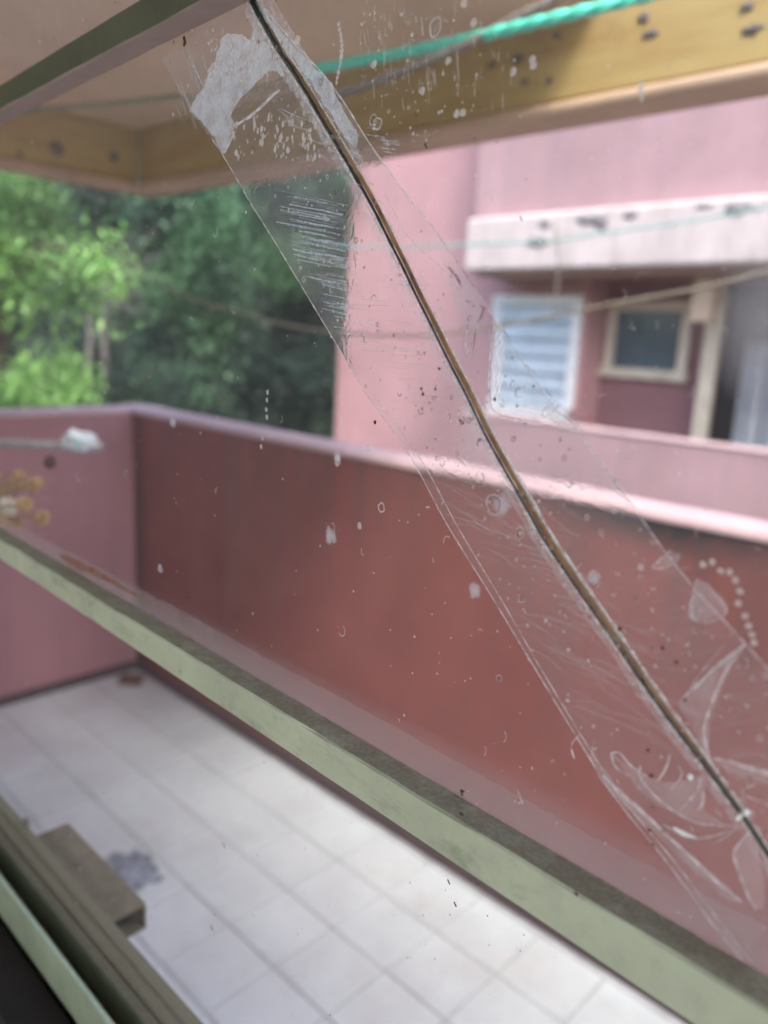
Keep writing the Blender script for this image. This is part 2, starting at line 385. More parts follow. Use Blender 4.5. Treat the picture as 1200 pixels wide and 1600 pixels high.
# dark mark boards on fascia: mould patches proud of the paint
mould = plain('black_mould', (.22, .20, .21), .95, var=.6, scale=25)
for px, py, a, b_ in ((920, 343, .11, .035), (985, 336, .06, .025), (850, 350, .05, .03), (1155, 326, .09, .03), (840, 378, .10, .035), (1100, 322, .05, .018), (940, 348, .05, .05)):
    p = un(px, py, 0, DF-.002); MB().blob(p, (.004, a, b_), px, .9, 9).build('mould_patch', mould, H, True)
# terrace parapet in front
yp = un(712, 690, 0, DF).y; zp = un(900, 668, 0, DF).z
pw = MB().box((DF, -6, -3.2), (DF+.16, yp, zp-.02)); pw.build('terrace_parapet', M['pink_ext2'], H)
MB().box((DF-.01, -6, zp-.018), (DF+.17, yp+.01, zp+.01)).build('terrace_coping', M['coping'], H, bevel=.012)
def window(px0, py0, px1, py1, plane, fr, fm, gm, nsl, name='window'):
    a = un(px0, (py0+py1)/2, 0, plane); b_ = un(px1, (py0+py1)/2, 0, plane)
    z1 = un((px0+px1)/2, py0, 0, plane).z; z0 = un((px0+px1)/2, py1, 0, plane).z
    yh, ylo = a.y, b_.y
    f = MB(); x0 = plane-.05; x1 = plane-.003
    f.box((x0, ylo, z1-fr), (x1, yh, z1)); f.box((x0-.02, ylo-.02, z0), (x1, yh+.02, z0+fr))
    f.box((x0, ylo, z0+fr+.001), (x1, ylo+fr, z1-fr-.001)); f.box((x0, yh-fr, z0+fr+.001), (x1, yh, z1-fr-.001))
    fo = f.build('window', fm, H, bevel=.006)
    MB().box((plane-.012, ylo+fr-.002, z0+fr-.002), (plane-.006, yh-fr+.002, z1-fr+.002)).build('pane', gm, fo)
    for k in range(nsl):
        zz = z0+fr + (z1-z0-2*fr)*(k+.5)/nsl; h = (z1-z0-2*fr)/nsl*.5
        MB().prism((plane-.03, ylo+fr, zz), (plane-.03, yh-fr, zz), [(-.012, -h*.8), (-.008, -h*.8), (.013, h*.8), (.009, h*.8)]).build('slat', M['louvre'], fo)
    return fo
M['louvre'] = plain('pale_blue_louvre', (.50, .58, .66), .3, var=.2, scale=4)
window(768, 462, 905, 652, D, .085, M['white'], M['blueglass'], 6)
window(949, 470, 1081, 593, DR, .085, M['cream'], M['darkglass'], 0)
p = un(915, 650, 0, D)
MB().box((D-.12, p.y-.1, p.z-.05), (D-.003, p.y+.12, p.z+.05)).build('ledge', M['maroon'], H, bevel=.01)
# beam bracket, post, doorway and curtain
a = un(1125, 440, 0, DR-.1); c = un(1090, 690, 0, DR-.1)
y_ = (a.y+c.y)/2
a2 = un(1127, 440, 0, DR-.12); b2 = un(1092, 690, 0, DR-.12)
MB().tube([a2 + Vector((0, 0, .35)), b2 - Vector((0, 0, .4))], .085, 4).build('post', M['cream'], H, bevel=.008)
a = un(1108, 410, 0, D-.25); MB().box((D-.3, a.y-.07, zf0-.36), (D-.16, a.y+.07, zf0-.032)).build('bracket', M['peach'], H, bevel=.01)
MB().box((DR-.03, un(1225, 550, 0, DR).y-1.2, -.2), (DR-.004, un(1122, 560, 0, DR).y-.04, zf0-.05)).build('doorway', M['dark'], H)
vs = []; n = 40
cy0, cy1 = un(1158, 600, 0, DR-.2).y, un(1290, 600, 0, DR-.2).y
for i in range(n+1):
    y = cy0+(cy1-cy0)*i/n; x = DR-.22+.035*math.sin(i*1.25)+.02*math.sin(i*.6)
    vs += [(x, y, -.15), (x*.999, y, un(1180, 535, 0, DR-.2).z), (x+.02, y, un(1180, 535, 0, DR-.2).z), (x+.02, y, -.15)]
MB().add(vs, [(4*i+k, 4*i+4+k, 4*i+4+(k+1) % 4, 4*i+(k+1) % 4) for i in range(n) for k in range(4)]).build('curtain', M['curtain'], H, True)
rope('hanging_wire', [at(868, 350, 4.2), at(872, 400, 4.2), at(870, 450, 4.2), at(866, 492, 4.2)], .005, drk, 'thin wire hanging down beside the louvred window', 'wire', False)

# ---------------------------------------------------------------- trees
def leaf_mat(name, dark, light, pos=.5):
    m, t, b = mat(name); v = coord(t); n = noise(t, v, 1.3, 3, .5); n2 = noise(t, v, 22, 2)
    k = math_(t, 'ADD', math_(t, 'MULTIPLY', n, .7), math_(t, 'MULTIPLY', n2, .3))
    c = ramp(t, k, [(pos-.07, dark), (pos+.08, light)]); t.links.new(c, b.inputs['Base Color'])
    b.inputs['Roughness'].default_value = .45
    tr = node(t, 'ShaderNodeBsdfTranslucent'); t.links.new(c, tr.inputs[0]); mx = node(t, 'ShaderNodeMixShader'); mx.inputs[0].default_value = .35
    t.links.new(b.outputs[0], mx.inputs[1]); t.links.new(tr.outputs[0], mx.inputs[2])
    t.links.new(mx.outputs[0], t.nodes['Material Output'].inputs[0]); return m
L_BRIGHT = leaf_mat('young_green_leaves', (.05, .14, .04), (.34, .62, .18))
L_MID = leaf_mat('mid_green_leaves', (.015, .045, .035), (.15, .32, .16), .51)
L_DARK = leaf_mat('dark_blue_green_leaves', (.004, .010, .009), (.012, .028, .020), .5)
L_DULL = leaf_mat('dull_green_leaves', (.008, .022, .022), (.065, .13, .105), .51)
bark = plain('grey_purple_bark', (.11, .095, .10), .95, var=.4, scale=20, bmp=.8, bd=.01)
bark_d = plain('dark_bark', (.06, .045, .035), .95, var=.4, scale=20)
def leaves(lobes, n, size, droop=.5):
    """lobes: (centre, radii); leaf quads grouped in hanging sprays through each lobe"""
    vol = np.array([r[0]*r[1]*r[2] for _, r in lobes]); vol = vol**.75; vol /= vol.sum()
    V = []
    for (c, r), q in zip(lobes, vol):
        k = int(n*q); ncl = max(5, k//95)
        d = RNG.normal(size=(ncl, 3)); d /= np.linalg.norm(d, axis=1)[:, None]
        rad = RNG.uniform(.35, 1.05, (ncl, 1))**.6
        cl = np.array(c) + d*rad*np.array(r)
        idx = RNG.integers(0, ncl, k); sp = size*2.2
        off = RNG.normal(size=(k, 3))*np.array([sp, sp, sp*1.1]); off[:, 2] -= droop*np.abs(off[:, 0])+.3*sp
        p = cl[idx] + off
        az = RNG.uniform(0, 2*np.pi, k); el = RNG.uniform(-1.3, .35, k)
        u = np.stack([np.cos(az)*np.cos(el), np.sin(az)*np.cos(el), np.sin(el)], 1)
        h = np.stack([-np.sin(az), np.cos(az), RNG.uniform(-.5, .5, k)], 1)
        s = size*RNG.uniform(.45, 1.25, (k, 1)); nn = np.cross(u, h)
        V.append(np.stack([p, p+u*s*.55+h*s*.28+nn*s*.08, p+u*s*1.25, p+u*s*.55-h*s*.28+nn*s*.08], 1).reshape(-1, 3))
    V = np.concatenate(V); k = len(V)//4; I = np.arange(k)*4
    Fc = np.stack([np.stack([I, I+1, I+2], 1), np.stack([I, I+2, I+3], 1)], 1).reshape(-1, 3)
    return V, Fc
def fast_mesh(name, V, Fc, m, parent=None):
    me = bpy.data.meshes.new(name); me.vertices.add(len(V)); me.vertices.foreach_set('co', V.astype(np.float32).ravel())
    me.loops.add(len(Fc)*3); me.loops.foreach_set('vertex_index', Fc.astype(np.int32).ravel())
    me.polygons.add(len(Fc)); me.polygons.foreach_set('loop_start', (np.arange(len(Fc))*3).astype(np.int32))
    me.update(calc_edges=True); me.materials.append(m)
    o = bpy.data.objects.new(name, me); COL.objects.link(o)
    if parent: o.parent = parent; o.matrix_parent_inverse = parent.matrix_basis.inverted()
    return o
def tree(name, label, depth, lobes, n, size, lm, trunks, bm_=bark_d, cat='tree', group=None, tr=.09):
    """lobes in photo pixels at a depth: (px, py, rx, ry[, ddepth])"""
    L = []
    for lb in lobes:
        dd = depth + (lb[4] if len(lb) > 4 else 0); c = at(lb[0], lb[1], dd); k = dd/F
        L.append((c, (lb[2]*k, lb[2]*k, lb[3]*k)))
    t0 = at(*trunks[0][0], depth); T = thing(name, label, cat, (t0.x, t0.y, -3.2), group)
    V, Fc = leaves(L, n, size); fast_mesh('crown', V, Fc, lm, T)
    for tk in trunks:
        pts = [at(px, py, depth) for px, py in tk]; base = Vector((pts[-1].x, pts[-1].y, -3.2))
        pts = pts + [base]; mb = MB(); m_ = len(pts)
        mb.tube(pts, [tr*(.35+.65*i/(m_-1)) for i in range(m_)], 9)
        mb.build('trunk', bm_, T, True)
    mb = MB()
    top = at(*trunks[0][0], depth)
    for c, r in L: mb.tube([top.lerp(at(*trunks[0][1], depth), .5), top.lerp(c, .5)+Vector((0, 0, .1)), c], [tr*.4, tr*.25, tr*.1], 6)
    mb.build('limb', bm_, T, True)
    return T
TG = 'trees beyond the parapet'
tree('broadleaf_tree', 'bright green leafy tree filling the left edge above the short wall', 5.6,
     [(-70, 350, 110, 100), (25, 310, 55, 50), (20, 380, 45, 40, -.3), (110, 420, 48, 26, -.5), (150, 395, 30, 22, -.6), (95, 365, 30, 22), (0, 440, 60, 26)], 12750, 0.056, L_BRIGHT,
     [[(-20, 420), (0, 520), (-10, 640)]], group=TG)
tree('bush', 'bright lime-green bush just above the short wall at far left', 5.0,
     [(85, 585, 36, 28), (50, 620, 70, 26), (108, 610, 22, 26, -.2)], 6120, 0.040, L_BRIGHT,
     [[(60, 600), (65, 640)]], cat='bush', tr=.05)
tree('bush', 'mid-green low bush spreading right of the pale twin trunks', 6.2,
     [(225, 600, 55, 22), (190, 625, 60, 26), (265, 600, 22, 14)], 3740, 0.046, L_MID, [[(210, 600), (215, 640)]], cat='bush', tr=.05)
tree('broadleaf_tree', 'tall tree of hanging leaf sprays with pale twin trunks, left of centre', 8.4,
     [(285, 345, 55, 55), (315, 330, 40, 40, -.4), (330, 395, 40, 50, -.3), (250, 330, 35, 40), (270, 430, 45, 60), (320, 470, 30, 60), (265, 520, 35, 60), (310, 570, 30, 55), (355, 500, 25, 50), (300, 300, 40, 20)], 11900, 0.066, L_MID,
     [[(160, 430), (163, 520), (168, 660)], [(138, 440), (140, 520), (134, 660)]], bark, group=TG, tr=.07)
tree('broadleaf_tree', 'lighter-topped tree reaching up under the roof beam beside the pink house', 8.8,
     [(465, 320, 60, 35), (520, 285, 50, 35, -.4), (415, 290, 40, 25), (500, 345, 50, 30), (450, 395, 60, 40)], 8840, 0.066, L_MID,
     [[(515, 330), (540, 420), (548, 700)]], group=TG, tr=.05)
tree('broadleaf_tree', 'dark blue-green tree with drooping sprays low beside the pink house', 9.6,
     [(440, 440, 50, 40), (490, 470, 40, 40), (480, 560, 60, 70), (400, 570, 50, 60), (420, 640, 60, 40), (500, 630, 40, 40), (455, 510, 40, 40)], 8840, 0.073, L_DULL,
     [[(440, 620), (445, 650), (450, 700)]], group=TG, tr=.05)
tree('broadleaf_tree', 'dark tree in the gap between the bright left tree and the centre tree', 10.0,
     [(190, 300, 60, 45), (140, 320, 40, 40), (210, 470, 45, 60), (150, 540, 40, 50), (100, 520, 50, 50), (230, 540, 40, 50), (350, 340, 30, 60)], 8840, 0.079, L_DULL,
     [[(190, 480), (195, 560), (198, 700)]], group=TG, tr=.05)
# the wood behind, one dark mass
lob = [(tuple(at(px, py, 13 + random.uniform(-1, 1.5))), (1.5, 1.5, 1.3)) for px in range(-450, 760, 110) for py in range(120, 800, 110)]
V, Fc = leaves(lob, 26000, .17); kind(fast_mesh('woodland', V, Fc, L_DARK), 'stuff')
# hillside the wood grows on
def hill(c0, c1, h, deep):
    a, b_ = Vector(c0), Vector(c1); u = (b_-a); nrm = Vector((-u.y, u.x, 0)).normalized(); vs = []; nx, ny = 40, 12
    if nrm.dot(Vector((1, 1, 0))) < 0: nrm = -nrm
    for j in range(ny+1):
        for i in range(nx+1):
            s = j/ny; p = a + u*(i/nx) + nrm*deep*s
            vs.append((p.x, p.y, -3.3 + h*min(1, s*1.6)**.8 + .8*mnoise.noise(Vector((p.x*.3, p.y*.3, 0)))*s))
    return MB().add(vs, [(j*(nx+1)+i, j*(nx+1)+i+1, (j+1)*(nx+1)+i+1, (j+1)*(nx+1)+i) for j in range(ny) for i in range(nx)])
c0, c1 = at(-1500, 640, 14), at(1100, 640, 20)
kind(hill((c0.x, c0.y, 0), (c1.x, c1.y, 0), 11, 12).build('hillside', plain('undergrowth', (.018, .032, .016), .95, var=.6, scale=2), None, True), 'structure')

# ---------------------------------------------------------------- clothes rod, dried flowers, litter
R_ = thing('clothes_rod', 'grey metal rod with white rag knotted near its tip, at left', 'rod', at(0, 692, 1.5))
rodm = plain('grey_galvanised_pipe', (.30, .27, .28), .45, .3, var=.2, scale=60)
pA, pB = at(-160, 686, 1.62), at(160, 699, 1.55)
MB().tube([pA, pA.lerp(pB, .5), pB], .0098, 14).build('rod', rodm, R_, True)
rag = plain('white_rag', (.72, .78, .82), .9, var=.12, scale=40, bmp=.4)
mb = MB(); c = at(122, 688, 1.55)
mb.blob(c, (.022, .024, .017), 3, .8, 14); mb.blob(c+(pB-pA).normalized()*.022, (.014, .014, .013), 9, .9, 10)
mb.blob(c-(pB-pA).normalized()*.02+Vector((0, 0, -.002)), (.014, .014, .013), 5, .9, 10)
mb.tube([c, c+Vector((0, -.012, -.014)), c+Vector((.006, -.02, -.02))], [.006, .004, .002], 8)
mb.build('rag_knot', rag, R_, True)
mb = MB(); mb.tube([at(118, 676, 1.548), at(119, 690, 1.53), at(121, 704, 1.548)], .0022, 8); mb.build('string', teal, R_, True)

DFL = thing('dried_flowers', 'bunch of dried golden seed heads at the left edge above the green bar', 'dried flowers', at(-30, 800, .95))
gold = plain('golden_dried_petals', (.46, .29, .13), .6, var=.35, scale=120); pale = plain('pale_dried_petals', (.78, .70, .55), .6, var=.2, scale=120)
stm = plain('dry_stem', (.28, .18, .12), .9)
heads = [(22, 757, 11, 0), (50, 757, 10, 0), (12, 790, 12, 1), (38, 787, 10, 0), (65, 808, 10, 0), (30, 742, 8, 0), (0, 770, 12, 0), (-15, 745, 12, 0), (25, 815, 9, 0), (-5, 812, 12, 0), (-25, 790, 12, 0), (60, 752, 7, 0)]
root = at(-90, 830, 1.0)
for i, (px, py, r, pl) in enumerate(heads):
    dp = 1.0+random.uniform(-.04, .04); c = at(px, py, dp); k = r*1.35*dp/F; hd = MB()
    for q in range(34):
        a_ = q*2.399; e = math.acos(1-2*(q+.5)/34); d = Vector((math.sin(e)*math.cos(a_), math.sin(e)*math.sin(a_), math.cos(e)))
        hd.tube([c, c+d*k*.6, c+d*k*1.15+Vector((0, 0, -k*.15))], [k*.08, k*.2, k*.03], 5)
    hd.build('seed_head', pale if pl else gold, DFL, True)
    MB().tube([root, root.lerp(c, .6)+Vector((0, 0, .008)), c], [.0018, .0014, .001], 5).build('stem', stm, DFL, True)
for i, (px, py) in enumerate(((85, 745), (80, 775), (60, 735), (85, 778), (92, 800))):
    c = at(px, py, 1.0); MB().tube([root, root.lerp(c, .6)+Vector((0, 0, .004)), c], [.0014, .0011, .0005], 5).build('stem', stm, DFL, True)
c = at(78, 722, 1.0)
kb = MB().blob(c, (.0075, .0075, .0085), 4, .4, 8); kb.build('dark_seed_pod', plain('dark_seed_pod', (.07, .035, .025), .8), DFL, True)
MB().tube([root, root.lerp(c, .6)+Vector((0, 0, .02)), c], [.0016, .0012, .0008], 5).build('stem', stm, DFL, True)

# crumpled plastic on the floor
c = un(190, 1372, 2, 0); vs = []; fs = []; n = 22; blu = plain('grey_blue_plastic_film', (.22, .25, .32), .25, var=.7, scale=45, bmp=.5, bd=.004)
for i in range(n+1):
    for j in range(n+1):
        u, v_ = (i/n-.5), (j/n-.5); p = Vector((u*3, v_*3, 0))
        x = u*.19*(1+.35*mnoise.noise(p*1.3)); y = v_*.17*(1+.35*mnoise.noise(p*1.7+Vector((4, 0, 0))))
        rr = max(0, 1-(u*u+v_*v_)*3.2)
        z = .004 + rr*(.030+.05*abs(mnoise.noise(p*2.2+Vector((0, 9, 0))))+.022*abs(mnoise.noise(p*5)))
        vs.append((c.x+x, c.y+y, z))
for i in range(n):
    for j in range(n): a = i*(n+1)+j; fs.append((a, a+1, a+n+2, a+n+1))
lit = MB().add(vs, fs).build('plastic_wrapper', blu, None, False); sm = lit.modifiers.new('thick', 'SOLIDIFY'); sm.thickness = .0012
tag(lit, 'crumpled grey-blue plastic wrapper lying on the white floor tiles', 'litter')
# leaf litter by the far corner of the floor
tag(MB().blob(un(205, 1062, 2, .004), (.05, .06, .006), 2, .8, 8).build('dirt_patch', plain('brown_dirt', (.16, .10, .06), .95), None, True), 'small brown patch of dirt in the far corner of the floor', 'dirt')

# ---------------------------------------------------------------- window frame: sill and tracks
GX = .30                         # plane of the glass
SW = thing('window_sill', 'dusty green metal window sill with a debris-filled track, lower left', 'window sill', (GX, .6, .9))
zs = .90
ya, yb = -.5, 2.2
def bar(name, m, pts, parent, bev=.0012, y0=ya, y1=yb):
    return MB().prism((0, y0, 0), (0, y1, 0), pts).build(name, m, parent, bevel=bev)
# outer dusty ribbed sill (x from .286 to .325)
bar('outer_sill', M['sill'], [(.3032, zs-.05), (.331, zs-.05), (.331, zs-.002), (.325, zs), (.318, zs), (.3155, zs-.003), (.313, zs), (.306, zs+.001), (.3032, zs-.002)], SW)
bar('sash_track', M['track_dark'], [(.2945, zs-.05), (.3022, zs-.05), (.3022, zs-.0035), (.3005, zs-.002), (.2945, zs-.004)], SW)
bar('track_floor', M['box'], [(.2735, zs-.055), (.3025, zs-.055), (.3025, zs-.0505), (.2735, zs-.0505)], SW, 0)
bar('inner_track', M['track'], [(.2675, zs-.052), (.2733, zs-.052), (.2733, zs-.004), (.2715, zs-.002), (.2675, zs-.003)], SW)
mb = MB()
for i in range(1400):
    y = random.uniform(.2, 1.3); x = random.uniform(.2745, .2935); r = random.uniform(.0008, .0028)
    mb.blob((x, y, zs-.050+random.uniform(0, .02)*abs(mnoise.noise(Vector((y*9, x*80, 0))))*2), (r, r*random.uniform(.6, 2), r*.6), i, .9, 3)
kind(mb.build('debris', M['debris'], SW), 'stuff')
IW = kind(MB().box((.22, ya, -.3), (.2665, yb, zs-.06)).build('room_wall', plain('dark_brown_wall', (.012, .009, .008), .9)), 'structure')
# outside face of the house wall under the sill, and the rest of the room the picture is taken from
MB().box((.304, ya, -3.2), (.332, yb, zs-.052)).build('outer_wall', M['inner2'], IW)
RM = plain('cream_room_plaster', (.70, .66, .58), .9, scale=3)
MB().box((.22, yb+.001, -3.2), (.332, 4.2, 3.0)).build('wall_panel', RM, IW)
MB().box((.22, -2.6, -3.2), (.332, ya-.001, 3.0)).build('wall_panel', RM, IW)
MB().box((.22, ya, 2.36), (.332, yb, 3.0)).build('wall_panel', RM, IW)
MB().box((-3.2, -2.6, -.3), (-3.1, -2.4, 3.0)).build('wall_panel', RM, IW)      # wide opening in the unseen back wall, added to light the bars
MB().box((-3.2, .6, -.3), (-3.1, 4.2, 3.0)).build('wall_panel', RM, IW)
MB().box((-3.2, -2.399, 2.85), (-3.1, .599, 3.0)).build('wall_panel', RM, IW)
MB().box((-3.098, 4.1, -.3), (.218, 4.2, 3.0)).build('wall_panel', RM, IW)
MB().box((-3.098, -2.6, -.3), (-2.6, -2.5, 3.0)).build('wall_panel', RM, IW)      # and a second unseen opening at the side, also added for light
MB().box((-.3, -2.6, -.3), (.218, -2.5, 3.0)).build('wall_panel', RM, IW)
kind(MB().box((-3.2, -2.6, 3.001), (.332, 4.2, 3.1)).build('ceiling', RM), 'structure')
kind(MB().box((-3.2, -2.6, -.4), (.218, 4.2, -.302)).build('room_floor', plain('terrazzo_floor', (.4, .37, .33), .5)), 'structure')
# latch stub on the sill
pt = un(38, 1277, 0, .326)
MB().blob((.327, pt.y, zs+.003), (.004, .005, .008), 5, .5, 8).build('latch_stub', M['box'], SW, True)
# hollow box channel fixed outside
q = [un(75, 1290, 2, zs-.012), un(110, 1284, 2, zs-.012), un(228, 1412, 2, zs-.012)]
bx0, bx1 = .333, q[2].x; by0, by1 = q[2].y, q[1].y
BC = thing('box_channel', 'short dusty brown hollow box section lying outside against the sill', 'metal channel', ((bx0+bx1)/2, by0, zs-.04))
w_, h_, tk = bx1-bx0, .032, .0025; zt = zs-.012
mb = MB()
mb.box((bx0, by0, zt-tk), (bx1, by1, zt)); mb.box((bx0, by0, zt-h_), (bx1, by1, zt-h_+tk))
mb.box((bx0, by0, zt-h_+tk+.0001), (bx0+tk, by1, zt-tk-.0001)); mb.box((bx1-tk, by0, zt-h_+tk+.0001), (bx1, by1, zt-tk-.0001))
mb.build('channel', M['box'], BC)
MB().box((bx0+tk+.0002, by0+.02, zt-h_+tk+.0002), (bx1-tk-.0002, by1-.002, zt-tk-.0002)).build('hollow_shade', M['dark'], BC)  # near-black filler stands in for the shade inside the hollow end

# ---------------------------------------------------------------- sash: bars and panes
SA = thing('window_sash', 'old pale-green framed window whose middle pane is cracked corner to corner', 'window', (GX, .4, zs))
GI, GO = GX-.0015, GX+.0015
def edge_line(p0, p1, plane, y): # z of the line through two photo points on the plane x = plane
    a, b_ = un(*p0, 0, plane), un(*p1, 0, plane); t_ = (y-a.y)/(b_.y-a.y); return a.z+(b_.z-a.z)*t_
def glazing(name, m, contact, ridge, far, n=90, seed=0, wob=.0004):
    """bar swept along Y; every edge of its profile given as a photo line on a known plane"""
    mb = MB(); ys_ = [-.25 + (1.9+.25)*i/n for i in range(n+1)]; rows = []
    for y in ys_:
        zc = edge_line(*contact, GI, y); zr = edge_line(*ridge, GI-.0215, y); zf = edge_line(*far, GI-.0215, y)
        s = 1 if zr > zf else -1; j = lambda k: wob*mnoise.noise(Vector((y*60, k*3.3+seed, 0)))+wob*.6*mnoise.noise(Vector((y*240, k*5.1+seed, 0)))
        zback = zc - s*abs(zr-zf)
        rows.append([(GI-.0003, y, zc+j(1)), (GI-.0205, y, zr+j(2)), (GI-.0215+j(5), y, zr-s*.0012+j(2)), (GI-.0215+j(6), y, zf+s*.001+j(3)), (GI-.0205, y, zf+j(3)), (GI-.0003, y, zback)])
    k = len(rows[0]); vs = [v for r in rows for v in r]
    fs = [(i*k+c, i*k+(c+1) % k, (i+1)*k+(c+1) % k, (i+1)*k+c) for i in range(n) for c in range(k)]
    mb.add(vs, fs + [tuple(range(k)), tuple(range(n*k, n*k+k))])
    return mb.build('glazing_bar', m, SA)
glazing('lower', M['sash'], ((100, 882), (900, 1350)), ((135, 926), (900, 1395)), ((65, 917), (850, 1445)), seed=1)
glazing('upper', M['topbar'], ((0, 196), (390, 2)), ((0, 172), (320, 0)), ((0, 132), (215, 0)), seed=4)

# --- glass material: clear, faintly reflecting, with a film of dust that thickens towards the bars
def glass_mat(name, film=.018, extra=0.0, tint=(.97, .985, .98), tape=False):
    m, t, b = mat(name); t.nodes.remove(b); v = coord(t)
    tr = node(t, 'ShaderNodeBsdfTransparent'); tr.inputs[0].default_value = (*tint, 1)
    if tape:
        tr = node(t, 'ShaderNodeBsdfRefraction'); tr.inputs['Color'].default_value = (*tint, 1); tr.inputs['Roughness'].default_value = 0; tr.inputs['IOR'].default_value = 1.008
        bw = node(t, 'ShaderNodeBump'); bw.inputs['Strength'].default_value = 1; bw.inputs['Distance'].default_value = .0021
        t.links.new(noise(t, v, 130, 2, .5, .8), bw.inputs['Height']); t.links.new(bw.outputs[0], tr.inputs['Normal'])
    gl = node(t, 'ShaderNodeBsdfGlossy'); gl.inputs['Roughness'].default_value = .06 if tape else .02
    lw = node(t, 'ShaderNodeLayerWeight'); lw.inputs[0].default_value = .5
    refl = math_(t, 'ADD', math_(t, 'MULTIPLY', math_(t, 'POWER', lw.outputs['Facing'], 4), .35), .012)
    if tape:
        bn = node(t, 'ShaderNodeBump'); bn.inputs['Strength'].default_value = .5; bn.inputs['Distance'].default_value = .0012
        t.links.new(noise(t, v, 90, 3, .5, .5), bn.inputs['Height']); t.links.new(bn.outputs[0], gl.inputs['Normal'])
    m1 = node(t, 'ShaderNodeMixShader'); t.links.new(refl, m1.inputs[0])
    t.links.new(tr.outputs[0], m1.inputs[1]); t.links.new(gl.outputs[0], m1.inputs[2])
    df = node(t, 'ShaderNodeBsdfDiffuse'); df.inputs[0].default_value = (.72, .70, .68, 1)
    tl = node(t, 'ShaderNodeBsdfTranslucent'); tl.inputs[0].default_value = (.80, .80, .80, 1)
    m2 = node(t, 'ShaderNodeMixShader'); m2.inputs[0].default_value = .55
    t.links.new(df.outputs[0], m2.inputs[1]); t.links.new(tl.outputs[0], m2.inputs[2])
    n1 = noise(t, v, 14, 5, .6); n2 = noise(t, coord(t, (1, 1, .25)), 160, 5, .75); n3 = noise(t, v, 900, 2, .5)
    k = math_(t, 'MULTIPLY', math_(t, 'ADD', n1, math_(t, 'MULTIPLY', n2, .9)), film*1.3)
    k = math_(t, 'ADD', k, math_(t, 'MULTIPLY', ramp(t, n3, [(.68, G3(0)), (.75, G3(1))]), .10))
    if not tape:
        sx = node(t, 'ShaderNodeSeparateXYZ'); g = node(t, 'ShaderNodeNewGeometry'); t.links.new(g.outputs['Position'], sx.inputs[0])
        # dirt lying on the lower edge of the middle pane
        zz = math_(t, 'ADD', sx.outputs[2], math_(t, 'MULTIPLY', n2, .012))
        up = math_(t, 'MULTIPLY', math_(t, 'SUBTRACT', 1.322, zz), 38, True); lowcut = math_(t, 'GREATER_THAN', sx.outputs[2], 1.275)
        k = math_(t, 'ADD', k, math_(t, 'MULTIPLY', math_(t, 'MULTIPLY', up, lowcut), .16))
        # rain-marked top of the pane, right of the crack
        tp = math_(t, 'MULTIPLY', math_(t, 'SUBTRACT', sx.outputs[2], 1.625), 7, True)
        k = math_(t, 'ADD', k, math_(t, 'MULTIPLY', tp, math_(t, 'MULTIPLY', n2, .12)))
        # pale smear at right: a reflection highlight painted into the dust film
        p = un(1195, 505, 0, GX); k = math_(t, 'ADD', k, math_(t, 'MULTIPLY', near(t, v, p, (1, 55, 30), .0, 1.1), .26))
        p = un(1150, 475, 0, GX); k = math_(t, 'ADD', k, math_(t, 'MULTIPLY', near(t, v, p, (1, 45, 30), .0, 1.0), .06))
    else:
        p = un(500, 440, 0, GX); k = math_(t, 'ADD', k, math_(t, 'MULTIPLY', near(t, v, p, (1, 14, 10), .3, 1.0), .05))
    k = math_(t, 'ADD', k, extra, True)
    m3 = node(t, 'ShaderNodeMixShader'); t.links.new(k, m3.inputs[0]); t.links.new(m1.outputs[0], m3.inputs[1]); t.links.new(m2.outputs[0], m3.inputs[2])
    t.links.new(m3.outputs[0], t.nodes['Material Output'].inputs[0]); return m
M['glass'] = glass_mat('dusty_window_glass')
M['tape'] = glass_mat('clear_packing_tape', .050, .050, (.97, .965, .96), True)

# photo-pixel polylines lying in the plane of the glass
CR = [(383, -22), (398, 8), (416, 44), (436, 79), (458, 112), (479, 146), (502, 185), (526, 226), (550, 267), (578, 316), (604, 367), (632, 423), (647, 455), (672, 505), (702, 566), (728, 616), (758, 679), (793, 742), (817, 784), (850, 842), (898, 913), (961, 1003), (1003, 1065), (1050, 1130), (1100, 1195), (1155, 1268), (1196, 1328), (1262, 1430), (1330, 1545), (1410, 1680)]
CRs = spline(CR, 8)
def gp(px, py, off=0.0): return un(px, py, 0, GX-off)
def zy(p, x): return (x, p.y, p.z)
def shard(name, ring):
    """pane piece: a 3 mm thick polygon"""
    n = len(ring); vs = [zy(p, GI) for p in ring] + [zy(p, GO) for p in ring]
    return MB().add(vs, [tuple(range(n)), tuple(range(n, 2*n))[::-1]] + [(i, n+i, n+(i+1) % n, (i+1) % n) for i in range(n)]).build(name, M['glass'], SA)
crk = [gp(*p) for p in CRs]
ztop = crk[0].z; zbot = crk[-1].z
zt_ = 1.722; zb_ = 1.272
upper = [Vector((GX, -.25, zb_)), Vector((GX, -.25, zt_))] + [p + Vector((0, -.0006, 0)) for p in crk if zb_ < p.z < zt_]
lower = [Vector((GX, 1.9, zb_)), Vector((GX, 1.9, zt_))] + [p + Vector((0, .0006, 0)) for p in crk if zb_ < p.z < zt_]
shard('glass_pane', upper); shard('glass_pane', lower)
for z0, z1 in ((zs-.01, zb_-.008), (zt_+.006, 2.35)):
    shard('glass_pane', [Vector((GX, -.25, z0)), Vector((GX, 1.9, z0)), Vector((GX, 1.9, z1)), Vector((GX, -.25, z1))])

